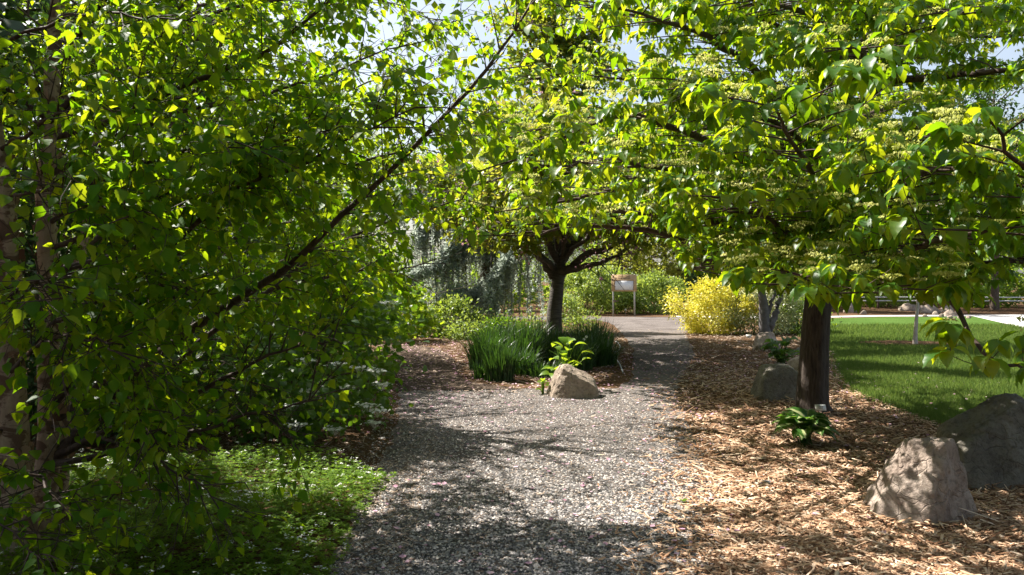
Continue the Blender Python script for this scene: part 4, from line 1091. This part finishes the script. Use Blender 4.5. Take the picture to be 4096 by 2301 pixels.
for nm, lb, b, H, rr, lm, tp, ls in BG:
    z0 = H * .24
    lim = []
    for f, q, k in ((.05, .95, 7), (.25, 1.0, 7), (.45, .9, 6), (.65, .7, 5), (.8, .45, 4)):
        lim += around((b[0], b[1]), z0 + (H - z0) * f, rr * q, k, H * .12)
    dn = 1.0
    bough_tree(nm, lb, b, [(b[0], b[1], 0), (b[0] + .1, b[1], H * .3), (b[0] - .05, b[1], H * .6), (b[0], b[1], H * .95)], lim, MAT['brown_bark'], MAT[lm], tp, ls * 1.5, .2, dn, rr * .34,
               group='trees in the backdrop', clump=(36 if ls > .25 else 54 if H > 9.2 else 74), spread=.40, spacing=.40, droop=.3 if tp is not WILLOW else 1.2)

# ------------------------------------------------------------------ shrubs
def shrub(name, label, base, dims, leafm, tpl, leaf, n, nc=60, sig=.16, cat='shrub', group=None, stems=7, barkm='brown_bark', count=0, hero=None, zc=.45, up=.5, low=.0):
    root = thing(name, label, cat, base, group)
    base = np.asarray(base, float); dims = np.asarray(dims, float)
    dr = norm(rng.normal(size=(nc, 3))); dr[:, 2] = np.where(dr[:, 2] < -.9, -dr[:, 2], dr[:, 2])
    rad = R(.55, 1.0, nc) ** .6 * (1 + .28 * np.sin(dr[:, 0] * 5 + base[0] * 3) * np.sin(dr[:, 2] * 4 + base[1]))
    c = base + np.array([0, 0, dims[2] * zc]) + dr * rad[:, None] * dims * np.where(dr[:, 2:3] > 0, np.array([[.5, .5, 1 - zc]]), np.array([[.5, .5, zc]]))
    c[:, 2] = np.maximum(c[:, 2], base[2] + low + .06)
    k = rng.integers(0, nc, n); P = c[k] + rng.normal(0, 1, (n, 3)) * (sig * np.where(R(0, 1, n) < .1, 2.0, 1.0))[:, None] * np.array([1, 1, .9]); P[:, 2] = np.abs(P[:, 2] - base[2] - low) + base[2] + low
    out = norm(P - (base + np.array([0, 0, dims[2] * .35])))
    d = norm(out * .7 + rng.normal(0, .5, (n, 3)) + np.array([0, 0, -.15]))
    nr = norm(out * .5 + np.array([0, 0, up]) + rng.normal(0, .4, (n, 3)))
    M = frames(d, nr, leaf * R(.6, 1.25, n))
    if count: put_leaves(root, P, M, tpl, hero or tpl, leafm, count)
    else:
        f = Acc(); f.stamp(tpl, M, P, R(0, 1, n)); part('foliage', f, leafm, root, 'stuff')
    a = Acc()
    for _ in range(stems):
        e = c[rng.integers(0, nc)]; b0 = base + np.array([R(-.12, .12) * dims[0], R(-.12, .12) * dims[1], 0])
        m = (b0 + e) / 2 + np.array([R(-.1, .1), R(-.1, .1), .1 * dims[2]])
        tube(a, catmull([b0, m, e], 8), np.linspace(.014, .004, 8) * (1 + dims[2] * .3), 5, R(0, 1))
    part('stem', a, MAT[barkm], root, 'stuff')
    return root, c

def flower_heads(root, P, mat, rad, tplf, m, name='flower_head'):
    """lace-cap heads: every head is a part"""
    for p in P:
        q = np.stack([rng.normal(0, rad * .55, m), rng.normal(0, rad * .55, m), R(-.012, .012, m)], -1) + p
        a = Acc(); a1 = R(0, 6.28, m)
        a.stamp(tplf, frames(np.stack([np.cos(a1), np.sin(a1), 0 * a1], -1), norm(np.stack([R(-.5, .5, m), R(-.9, .2, m), np.ones(m)], -1)), R(.012, .022, m)), q, R(0, 1, m))
        for z in q:
            b0 = p + np.array([0, 0, -.07]); a.add([b0, z + np.array([.0008, 0, 0]), z - np.array([.0008, 0, 0])], T=[[0, 1, 2]], r=.2)
        part(name, a, mat, root, smooth=False)

vr, vc = shrub('viburnum_shrub', 'rounded dark green shrub with white lacecap flowers between birch and path', (-2.3, 9.0, 0), (2.45, 2.3, 1.75), MAT['vib_leaf'], OVAL, .095, 6500, 130, .13, count=300, hero=BIRCH_HERO, stems=12)
heads = [(1220, 1440, 8.0), (1345, 1455, 8.0), (1440, 1470, 8.05), (1505, 1480, 8.1), (1525, 1535, 8.1), (1470, 1620, 8.0), (1510, 1640, 8.0), (1340, 1715, 7.9), (1150, 1620, 7.95), (1500, 1690, 8.0), (1440, 1165, 8.6), (1560, 1210, 8.7), (1180, 1700, 7.9), (1390, 1550, 7.95), (1250, 1560, 7.95)]
flower_heads(vr, [at(h[0], h[1], h[2] - .12) for h in heads], MAT['white_flower'], .085, FLOWER5, 30)

SH = [
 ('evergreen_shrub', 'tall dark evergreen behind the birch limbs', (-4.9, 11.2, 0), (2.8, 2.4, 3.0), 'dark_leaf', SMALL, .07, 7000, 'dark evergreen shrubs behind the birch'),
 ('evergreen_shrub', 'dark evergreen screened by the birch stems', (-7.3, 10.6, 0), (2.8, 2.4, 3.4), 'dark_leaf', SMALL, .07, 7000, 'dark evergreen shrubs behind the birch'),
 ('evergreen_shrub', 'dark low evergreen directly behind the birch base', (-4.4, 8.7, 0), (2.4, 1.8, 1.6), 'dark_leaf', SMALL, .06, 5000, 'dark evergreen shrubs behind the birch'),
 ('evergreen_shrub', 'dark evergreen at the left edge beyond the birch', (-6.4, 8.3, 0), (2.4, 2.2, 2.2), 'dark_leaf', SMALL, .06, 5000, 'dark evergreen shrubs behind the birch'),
 ('leafy_shrub', 'light green shrub behind the white-flowered shrub', (-3.3, 13.2, 0), (2.6, 2.6, 2.3), 'bg_leaf', SMALL, .08, 5000, None),
 ('leafy_shrub', 'yellow-green leafy shrub over the grey rock on the left', (-3.35, 22.5, 0), (2.3, 1.8, 1.7), 'hyd', OVAL, .10, 1500, None),
 ('leafy_shrub', 'tall light green shrub left of the blue cedar', (-6.6, 21, 0), (3.0, 2.6, 2.5), 'bg_leaf', SMALL, .10, 5000, None),
 ('leafy_shrub', 'low glossy green shrub in front of the blue cedar', (-1.75, 24.2, 0), (1.9, 1.2, .95), 'fors_leaf', SMALL, .07, 3200, None),
 ('leafy_shrub', 'pale green low plant at the foot of the cedar', (-.35, 24.0, 0), (1.0, .8, .5), 'fors_leaf', SMALL, .07, 900, None),
 ('low_plant', 'low green plant under the cedar by the left path', (-1.25, 22.9, 0), (.9, .7, .5), 'fors_leaf', SMALL, .06, 700, None),
 ('low_plant', 'low dark green plant between cedar and strap leaves', (-.25, 22.4, 0), (1.0, .7, .6), 'vib_leaf', SMALL, .07, 700, None),
 ('low_plant', 'pale flowering low plant left of the cherry trunk', (.45, 22.8, 0), (.9, .7, .55), 'fors_leaf', SMALL, .06, 700, None),
 ('low_plant', 'low green plant right of the cherry trunk', (1.9, 23.6, 0), (1.0, .8, .6), 'fors_leaf', SMALL, .06, 700, None),
 ('low_plant', 'low grassy plant beside the angular grey rock', (-3.75, 23.6, 0), (1.0, .7, .5), 'fors_leaf', WILLOW, .16, 600, None),
 ('arching_shrub', 'fresh green arching shrub left of the notice board', (3.7, 40, 0), (3.6, 2.6, 2.3), 'fors_leaf', SMALL, .10, 6000, 'arching shrubs around the notice board'),
 ('arching_shrub', 'fresh green arching shrub right of the notice board', (6.6, 40.6, 0), (3.0, 2.2, 1.7), 'fors_leaf', SMALL, .09, 5000, 'arching shrubs around the notice board'),
 ('arching_shrub', 'bushy green shrub straight behind the notice board', (5.2, 42.0, 0), (3.0, 2.0, 2.0), 'fors_leaf', SMALL, .09, 5000, 'arching shrubs around the notice board'),
 ('round_shrub', 'small round pale green shrub in front of the arching shrub', (2.05, 33, 0), (1.3, 1.0, .9), 'fors_leaf', SMALL, .07, 1500, None),
 ('golden_shrub', 'bright golden yellow leafy shrub beside the far path', (6.05, 25.6, 0), (2.4, 1.8, 1.55), 'yel_leaf', SMALL, .06, 7000, None),
 ('variegated_shrub', 'cream and green variegated shrub behind the grey tree', (7.35, 25.3, 0), (2.3, 1.7, 1.45), 'var_leaf', SMALL, .055, 7000, None),
 ('green_shrub', 'dark green shrub between grey tree and lawn', (8.8, 25.8, 0), (1.5, 1.4, 1.1), 'bg_leaf', SMALL, .07, 2600, None),
 ('far_shrub', 'green shrub behind the far rail at left', (17, 50, 0), (5, 2.5, 1.9), 'fors_leaf', SMALL, .13, 3500, 'shrubs behind the far rail'),
 ('far_shrub', 'green shrub behind the far rail in the middle', (22.5, 50.5, 0), (5, 2.5, 1.7), 'fors_leaf', SMALL, .13, 3500, 'shrubs behind the far rail'),
 ('far_shrub', 'green shrub behind the far rail at right', (28, 50, 0), (5, 2.5, 2.0), 'bg_leaf', SMALL, .13, 3500, 'shrubs behind the far rail'),
 ('far_shrub', 'tall hedge-like shrub behind the arching shrubs', (-1.5, 44, 0), (6, 3, 3.2), 'bg_leaf', SMALL, .14, 5000, None),
 ('far_shrub', 'dark green shrub in the gap right of the notice board', (10.6, 43, 0), (4, 2.6, 2.4), 'dark_leaf', SMALL, .12, 4500, None),
 ('far_shrub', 'green shrub beyond the path end at far left', (-12, 40, 0), (8, 3, 4), 'bg_leaf', SMALL, .14, 5000, None),
 ('far_shrub', 'dark hedge behind the left light green trees', (-12, 25, 0), (7, 3, 4), 'dark_leaf', SMALL, .12, 6000, None),
]
for nm, lb, b, dm, lm, tp, ls, n, gp in SH:
    shrub(nm, lb, b, dm, MAT[lm], tp, ls * 1.4, int(n * 1.5), nc=int(50 + 14 * dm[0] * dm[2]), sig=.09 + .03 * dm[2], group=gp)

# ------------------------------------------------------------------ boulders and stones
ICO = {}
def ico(sub):
    if sub not in ICO:
        bm = bmesh.new(); bmesh.ops.create_icosphere(bm, subdivisions=sub, radius=1)
        V = np.array([v.co[:] for v in bm.verts]); F = np.array([[v.index for v in f.verts] for f in bm.faces]); bm.free(); ICO[sub] = (V, F)
    return ICO[sub]
def boulder(name, label, base, dims, planes, mat, sub=5, sharp=14, rough=.035, sink=.10, rot=0.0, group=None, cat='boulder', nplanes=9, seed=0):
    D, F = ico(sub); g = np.random.default_rng(seed)
    if planes is None:
        planes = []
        for _ in range(nplanes):
            n = norm(g.normal(size=3)); n[2] = abs(n[2]) * .8; planes.append((norm(n), g.uniform(.72, 1.0)))
    pl = [(norm(np.array(n, float)), d) for n, d in planes] + [(np.array([0, 0, -1.0]), .8)]
    inv = np.zeros(len(D))
    s = np.stack([np.maximum(D @ n, 1e-3) / d for n, d in pl], -1)
    r = 1 / (np.sum(s ** sharp, -1) ** (1 / sharp)); r = np.minimum(r, 1.35)
    V = D * r[:, None]
    off = Vector((seed * 3.7, seed * 1.3, 0))
    dn = np.array([noise.fractal(Vector(v) * 2.3 + off, .9, 2.1, 5) for v in V]); d2 = np.array([noise.noise(Vector(v) * 9 + off) for v in V])
    V = V + D * (dn * rough * 1.6 + d2 * rough * .3)[:, None]
    lo, hi = V.min(0), V.max(0); V = (V - (lo + hi) / 2) / (hi - lo)
    V[:, 2] += .5; V = V * np.array(dims); V[:, 2] -= dims[2] * sink
    c, s_ = math.cos(rot), math.sin(rot); V = V @ np.array([[c, s_, 0], [-s_, c, 0], [0, 0, 1]])
    a = Acc(); a.add(V, T=F); me = a.mesh(name); me.materials.append(mat)
    o = bpy.data.objects.new(name, me); COL.objects.link(o); o.location = base
    return tag(o, label, cat, group)

boulder('boulder', 'brown pointed boulder with dappled light standing in front of the larger grey boulder', (2.77, 5.74, 0), (.76, .60, .60),
        [((-.66, -.52, .54), .50), ((.66, -.72, .16), .56), ((-.84, .1, .52), .56), ((.93, .0, .36), .66), ((.62, .05, .78), .70), ((-.1, .1, 1), .58), ((.1, 1, .35), .7), ((.1, -.9, .42), .66)],
        MAT['rock'], 6, 22, .05, .08, seed=3)
boulder('boulder', 'large grey slab boulder leaning behind the brown boulder at the right edge', (3.86, 6.75, 0), (1.0, .62, .78),
        [((-.55, -.15, .82), .62), ((.1, -.95, .3), .6), ((.75, -.2, .6), .78), ((0, 1, .3), .7), ((-.95, 0, .2), .9), ((.95, 0, .2), .9), ((0, 0, 1), .88)],
        MAT['rock_grey'], 6, 20, .045, .10, seed=5)
boulder('boulder', 'tan rock with a sunlit top at the fork of the gravel path', (.84, 11.75, 0), (.72, .54, .50),
        [((.46, -.20, .86), .42), ((-.92, -.15, .35), .62), ((-.45, .1, .9), .74), ((.12, -.96, .22), .62), ((-.55, -.8, .25), .66), ((.95, -.1, .25), 1.0), ((0, 1, .3), .8)],
        MAT['rock_light'], 6, 18, .04, .12, seed=7)
boulder('boulder', 'squat mossy grey boulder left of the dogwood trunk', (3.60, 11.5, 0), (.72, .6, .54),
        [((0, -.9, .35), .72), ((0, 0, 1), .72), ((-.9, 0, .3), .82), ((.9, 0, .35), .82), ((-.5, -.2, .8), .8), ((.5, 0, .9), .82), ((0, 1, .3), .8)],
        MAT['rock_grey'], 5, 14, .05, .12, seed=8)
boulder('boulder', 'smooth round tan rock peeping out behind the dogwood trunk', (4.95, 14.6, 0), (.5, .4, .36), None, MAT['rock'], 4, 7, .02, .12, seed=10)
boulder('boulder', 'low brown boulder in front of the grey tree', (5.85, 19.6, 0), (.62, .5, .46),
        [((-.5, -.4, .75), .7), ((.4, -.5, .75), .75), ((.9, 0, .3), .85), ((-.9, 0, .3), .95), ((0, 1, .3), .8), ((0, 0, 1), .8)], MAT['rock'], 5, 16, .04, .12, seed=12)
boulder('boulder', 'small flat grey rock behind the green leafy plant', (6.2, 18.3, 0), (.5, .4, .2), None, MAT['rock_grey'], 4, 12, .04, .2, seed=13)
boulder('boulder', 'angular grey rock at the left end of the far path', (-3.0, 24.2, 0), (.66, .5, .48),
        [((-.3, -.3, .9), .6), ((.7, -.2, .6), .6), ((0, -.9, .3), .7), ((-.9, 0, .3), .8), ((.9, 0, .2), .95), ((0, 1, .3), .8)], MAT['rock_grey'], 4, 18, .04, .12, seed=14)
boulder('flat_stone', 'flat oval slate stone lying on the mulch by the path', (2.02, 6.72, 0), (.16, .10, .028), None, MAT['slate'], 3, 10, .02, .1, rot=-.2, cat='stone', seed=15)

# rocks of the far bed
far = [(3630, 1228, .9, .5), (3720, 1240, 1.05, .55), (3790, 1236, .65, .42), (3655, 1212, .6, .4), (3690, 1210, .5, .36), (3740, 1248, .3, .22), (3795, 1252, .5, .34), (3825, 1252, .3, .25), (3765, 1256, .25, .18), (3800, 1262, .28, .16),
       (3840, 1262, .22, .15), (3815, 1270, .2, .13), (3875, 1262, .2, .14), (3400, 1238, .8, .6), (3452, 1246, .35, .25), (3700, 1256, .25, .16)]
side_words = ['long pale rock behind the young tree', 'largest pale boulder of the far rock bed', 'grey boulder beside the largest pale one', 'rock at the back of the far bed by the young tree', 'small rock at the back of the far bed']
ORD = 'first second third fourth fifth sixth seventh eighth ninth tenth eleventh twelfth'.split()
for k, (u, v, w, h) in enumerate(far):
    Y = min(EYE * FPX / (v + 12 - 1120), 44); p = at(u, v, Y); p[2] = 0
    o = boulder('far_rock', side_words[k] if k < 5 else 'small pale stone of the far rock bed, ' + ORD[sorted(range(5, len(far)), key=lambda q: far[q][0]).index(k)] + ' from its left end', p, (w, w * .7, h), None, MAT['rock_light'], 3, 9, .05, .15, group='stones of the far rock bed', cat='rock', seed=30 + k)

# ------------------------------------------------------------------ strap-leaf clumps (daffodils) round the cherry
def strap_clump(base, w, n, H, label, flowers=0, arch=.5):
    root = thing('daffodil_clump', label, 'plant', base, 'clumps of strap leaves round the cherry')
    a = Acc(); m = 6
    r = np.sqrt(R(0, 1, n)) * w; th = R(0, 6.283, n); bx = base[0] + r * np.cos(th) * .7; by = base[1] + r * np.sin(th) * .7
    L = H * R(.65, 1.25, n); dir_ = np.stack([np.cos(th + R(-.8, .8, n)), np.sin(th + R(-.8, .8, n))], -1); bend = R(.02, arch, n) ** 1.1 * (.5 + .5 * r / w) + R(0, .15, n)
    wd = R(.005, .011, n); sx = -dir_[:, 1]; sy = dir_[:, 0]; tw_ = R(-1, 1, n)
    sx = sx + dir_[:, 0] * tw_; sy = sy + dir_[:, 1] * tw_; q = np.hypot(sx, sy); sx /= q; sy /= q
    V = np.zeros((n, 2 * m, 3))
    for k in range(m):
        t = k / (m - 1); out = bend * L * t ** 2.0; z = L * (t - bend * .55 * t ** 2.6)
        ww = wd * (1 - t ** 3 * .95)
        cx = bx + dir_[:, 0] * out; cy = by + dir_[:, 1] * out
        V[:, 2 * k] = np.stack([cx - sx * ww, cy - sy * ww, z], -1); V[:, 2 * k + 1] = np.stack([cx + sx * ww, cy + sy * ww, z], -1)
    Q = np.array([[2 * k, 2 * k + 1, 2 * k + 3, 2 * k + 2] for k in range(m - 1)])
    a.add(V.reshape(-1, 3), Q=(Q[None] + (np.arange(n) * 2 * m)[:, None, None]).reshape(-1, 4), r=np.repeat(R(0, 1, n), 2 * m))
    part('foliage', a, MAT['strap'], root, 'stuff')
    for k in range(flowers):
        p = np.array([base[0] + R(-w, w), base[1] + R(-w, w * .3), H * R(.95, 1.15)]); b = Acc()
        tube(b, np.array([[p[0], p[1], .0], [p[0] + .01, p[1], p[2] * .6], p]), .004, 4, .5)
        st = part('flower_stalk', b, MAT['strap'], root)
        f = Acc(); f.stamp(flower_tpl(6, .33, .12), frames(np.array([[1.0, 0, .2]]), np.array([[0, -1.0, .35]]), np.array([.03])), p[None], np.array([.4]))
        part('flower', f, MAT['white_flower'], root)
clumps = [((-.20, 13.6, 0), .34, 420, .56, 'upright dark strap-leaf clump at the front left of the bed', 0, .35),
          ((-.45, 15.3, 0), .45, 480, .68, 'strap-leaf clump at the left edge of the bed beside the left path', 0, .6),
          ((-.35, 17.2, 0), .5, 480, .74, 'strap-leaf clump further back on the left edge of the bed', 0, .6),
          ((.15, 15.9, 0), .5, 480, .72, 'dense dark strap-leaf clump in the middle of the bed', 0, .6),
          ((.25, 18.2, 0), .6, 480, .80, 'strap-leaf clump with white flowers left of the cherry trunk', 5, .6),
          ((.80, 16.9, 0), .5, 480, .70, 'strap-leaf clump right in front of the cherry trunk', 0, .6),
          ((1.15, 15.2, 0), .42, 380, .54, 'strap-leaf clump with white flowers behind the yellow-green plant', 3, .7),
          ((1.45, 17.4, 0), .5, 480, .72, 'arching strap-leaf clump right of the cherry trunk', 0, .7),
          ((1.65, 16.0, 0), .45, 420, .58, 'arching strap-leaf clump at the right edge beside the right path', 0, .85),
          ((1.85, 18.8, 0), .5, 420, .74, 'strap-leaf clump at the back right of the bed', 0, .7),
          ((.10, 14.6, 0), .4, 320, .5, 'low strap-leaf clump behind the front left clump', 0, .7),
          ((.50, 14.2, 0), .45, 260, .30, 'flattened strap leaves sprawling behind the tan rock', 0, .95),
          ((-.50, 13.9, 0), .22, 90, .30, 'small pale grassy tuft at the left front of the bed', 0, .9)]
for c in clumps: strap_clump(*c)

# ------------------------------------------------------------------ plants whose leaves one can count
def rosette(name, label, base, n, spread, H, leaf, wid, mat, midmat=None, cat='plant', stems=False, seed=1, upright=.5):
    g = np.random.default_rng(seed); root = thing(name, label, cat, base)
    base = np.asarray(base, float)
    rows = [0, .12, .26, .42, .58, .74, .88, 1]; ww = np.array([0, .13, .22, .27, .26, .19, .10, 0]) * wid
    zc = [0, .03, .05, .05, .02, -.04, -.12, -.22]
    tp = blade(rows, list(ww), zc, .35); ha = Acc(); ha.add(tp[0], T=tp[1]); me = ha.mesh('leaf'); me.materials.append(mat)
    if midmat:
        tm = blade(rows, list(ww * .34), [z + .008 for z in zc], .30); hm = Acc(); hm.add(tm[0], T=tm[1]); mm = hm.mesh('cream_stripe'); mm.materials.append(midmat)
    pa = Acc()
    for k in range(n):
        th = 2.399 * k + g.uniform(-.3, .3); f = (k + .5) / n
        el = g.uniform(.15, .8) * (1.2 - f * .8) + upright * (1 - f)
        r = spread * (.25 + .75 * f) * g.uniform(.55, .9)
        p = base + np.array([r * math.cos(th), r * math.sin(th), H * (g.uniform(.75, 1.05) * (1 - .55 * f * f) if not stems else g.uniform(.25, 1.0))])
        d = norm(np.array([math.cos(th), math.sin(th), el - .25])); s = leaf * g.uniform(.7, 1.15)
        nr = np.array([[g.normal(0, .2), g.normal(0, .2) - .1, 1]])
        M = frames(d[None], nr - d * .1, np.array([s]))[0]; P = p - d * s * .45
        lf = inst('leaf', me, root, M, P)
        if midmat:
            o = bpy.data.objects.new('cream_stripe', mm); COL.objects.link(o); o.parent = lf
        b0 = base + np.array([g.normal(0, spread * .08), g.normal(0, spread * .08), 0])
        tube(pa, catmull([b0, (b0 + P) / 2 + np.array([0, 0, H * .12]), P], 6), np.linspace(.006, .0035, 6), 4, g.uniform(0, 1))
    part('stalk', pa, mat, root, 'stuff')
    return root
rosette('hosta', 'hosta clump with cream-striped green leaves in front of the dogwood trunk', (2.83, 8.25, 0), 56, .32, .30, .22, 1.3, MAT['hosta'], MAT['hosta_mid'], seed=4)
rosette('hydrangea_plant', 'yellow-green broad-leaved young shrub behind the tan rock', (.78, 12.5, 0), 30, .45, .72, .18, 1.5, MAT['hyd'], None, stems=True, seed=6)
rosette('hydrangea_plant', 'bushy bright green broad-leaved plant between boulder and dogwood trunk', (4.95, 15.7, 0), 60, .42, .52, .16, 1.6, MAT['vib_leaf'], None, stems=True, seed=8)
rosette('seedling', 'small green seedling left of the tan rock', (.43, 11.9, 0), 9, .10, .22, .09, 1.4, MAT['hyd'], None, stems=True, seed=9)
lf = Acc(); lf.add(BIRCH_HERO[0] * .09 + np.array([1.22, 6.05, .03]), T=BIRCH_HERO[1], r=.4)
tag(part('fallen_leaf', lf, MAT['hyd']), 'single bright green leaf fallen at the edge of the gravel', 'leaf')

# ------------------------------------------------------------------ notice board, plant labels, pipe, rail
def notice_board():
    Y = 37.4; x0, x1 = 4.36, 5.46; root = thing('notice_board', 'wooden notice board on two metal posts at the far end of the path', 'sign', ((x0 + x1) / 2, Y, 0))
    for px in (4.44, 5.38):
        a = Acc(); box(a, (px, Y + .045, .93), (.055, .05, 1.86))
        po = part('post', a, MAT['steel'], root, smooth=False)
        h = Acc()
        for k in range(22): box(h, (px, Y + .018, .12 + k * .05), (.014, .006, .02))
        part('punched_hole', h, MAT['ink'], po, 'stuff', smooth=False)
    a = Acc(); box(a, ((x0 + x1) / 2, Y, 1.47), (x1 - x0, .035, .74)); pn = part('board', a, MAT['wood'], root, smooth=False)
    for (cx, cz, sx, sz) in (((x0 + x1) / 2, 1.605, 1.0, .05), ((x0 + x1) / 2, 1.135, 1.0, .05), (x0 + .10, 1.37, .06, .42), (x1 - .10, 1.37, .06, .42)):
        a = Acc(); box(a, (cx, Y - .032, cz), (sx, .03, sz)); part('frame_rail', a, MAT['wood'], root, smooth=False)
    a = Acc(); box(a, ((x0 + x1) / 2, Y - .024, 1.37), (.80, .012, .40)); part('map_sheet', a, MAT['paper'], root, smooth=False)
    b = Acc(); g = np.random.default_rng(3)
    for k in range(26):
        box(b, (4.60 + g.uniform(0, .22) , Y - .0315, 1.22 + k * .012), (g.uniform(.1, .2), .002, .003))
    for k in range(30): box(b, (4.95 + g.uniform(0, .28), Y - .0315, 1.22 + g.uniform(0, .3)), (g.uniform(.02, .08), .002, .003))
    part('fine_print', b, flat_mat('faint_print', [(.45, .47, .48), (.5, .52, .53)], .6), root, 'stuff', smooth=False)
    for txt, z in (('SMALL TREE', 1.765), ('ARBORETUM', 1.675)):
        cu = bpy.data.curves.new('lettering', 'FONT'); cu.body = txt; cu.size = .088; cu.align_x = 'CENTER'; cu.align_y = 'CENTER'; cu.extrude = .002; cu.space_character = 1.1
        cu.materials.append(MAT['ink'])
        t_ = bpy.data.objects.new('lettering_curve', cu); me = bpy.data.meshes.new_from_object(t_); bpy.data.objects.remove(t_)
        o = bpy.data.objects.new('lettering', me); COL.objects.link(o); o.parent = root; o['kind'] = 'stuff'
        o.location = (0, -.0225, z); o.rotation_euler = (math.radians(90), 0, 0)
notice_board()

def plant_label(p, w, h, tilt, label, mat='label', stake=.12, yaw=0.0):
    root = thing('plant_label', label, 'label', (p[0], p[1], 0), 'plant labels')
    c, s = math.cos(tilt), math.sin(tilt); cy, sy = math.cos(yaw), math.sin(yaw)
    Rm = np.array([[cy, -sy, 0], [sy, cy, 0], [0, 0, 1]]) @ np.array([[1, 0, 0], [0, c, -s], [0, s, c]])
    a = Acc(); box(a, p, (w, .003, h), rot=Rm); pl = part('plate', a, MAT[mat], root, smooth=False)
    b = Acc()
    for k, q in enumerate((.2, .02, -.16)): box(b, np.array(p) + Rm @ np.array([0, -.0026, q * h]), (w * (.6 - .1 * k), .001, h * .07), rot=Rm)
    part('print', b, flat_mat('label_print', [(.2, .19, .18), (.25, .24, .22)], .7), pl, 'stuff', smooth=False)
    if stake:
        a = Acc(); tube(a, np.array([[p[0], p[1] + .012, -.02], [p[0], p[1] + .012, p[2] - h * .2]]), .004, 5); part('stake', a, MAT['steel'], root)
plant_label(at(3282, 1630, 9.9), .125, .075, -.5, 'cream plant label on a stake at the foot of the dogwood trunk')
plant_label(at(2995, 1345, 23.2), .14, .09, -.3, 'white plant label in front of the variegated shrub')
plant_label(at(2502, 1239, 39.0), .08, .09, 0, 'tiny white label under the shrub behind the notice board posts')

a = Acc()
pp = [gpos(*q) + np.array([0, 0, .03]) for q in ((2492, 1498), (2478, 1462), (2460, 1435), (2455, 1420), (2470, 1408), (2480, 1392), (2474, 1378), (2462, 1370))]
tube(a, catmull(pp, 40), .013, 8, .5, cap=True)
o = tag(part('pipe', a, MAT['hose']), 'thin grey plastic pipe snaking out of the bed onto the path', 'pipe')

def rail():
    root = thing('rail_fence', 'low white rail fence behind the far rock bed', 'fence', (22, 48, 0))
    for k in range(8):
        a = Acc(); box(a, (14 + k * 2.2, 48, .35), (.09, .09, .7)); part('post', a, MAT['brown_bark'], root, smooth=False)
    for z in (.42, .62):
        a = Acc(); tube(a, np.array([[13, 47.93, z], [22, 47.93, z + .02], [30.5, 47.93, z]]), .035, 6); part('rail', a, MAT['white_rail'], root)
rail()

# ------------------------------------------------------------------ the wood that closes the view
n = 26000
x = R(-75, 85, n); top = 5.5 + 2.2 * np.sin(x * .35) + 1.5 * np.sin(x * .9 + 1) + 1.0 * np.sin(x * 2.1)
P = np.stack([x, 63 + R(-2.5, 2.5, n) + 3 * np.sin(x * .2), R(0, 1, n) ** .8 * np.maximum(top, 2) * R(.5, 1, n)], -1)
d = norm(rng.normal(size=(n, 3)) + np.array([0, 0, -.3])); f = Acc(); f.stamp(SMALL, frames(d, norm(rng.normal(0, .6, (n, 3)) + np.array([0, -.3, 1.0])), R(.4, .75, n)), P, R(0, 1, n))
tag(part('woodland', f, MAT['bg_leaf']), 'far green woodland closing the view behind the garden', 'woodland', None, 'stuff')
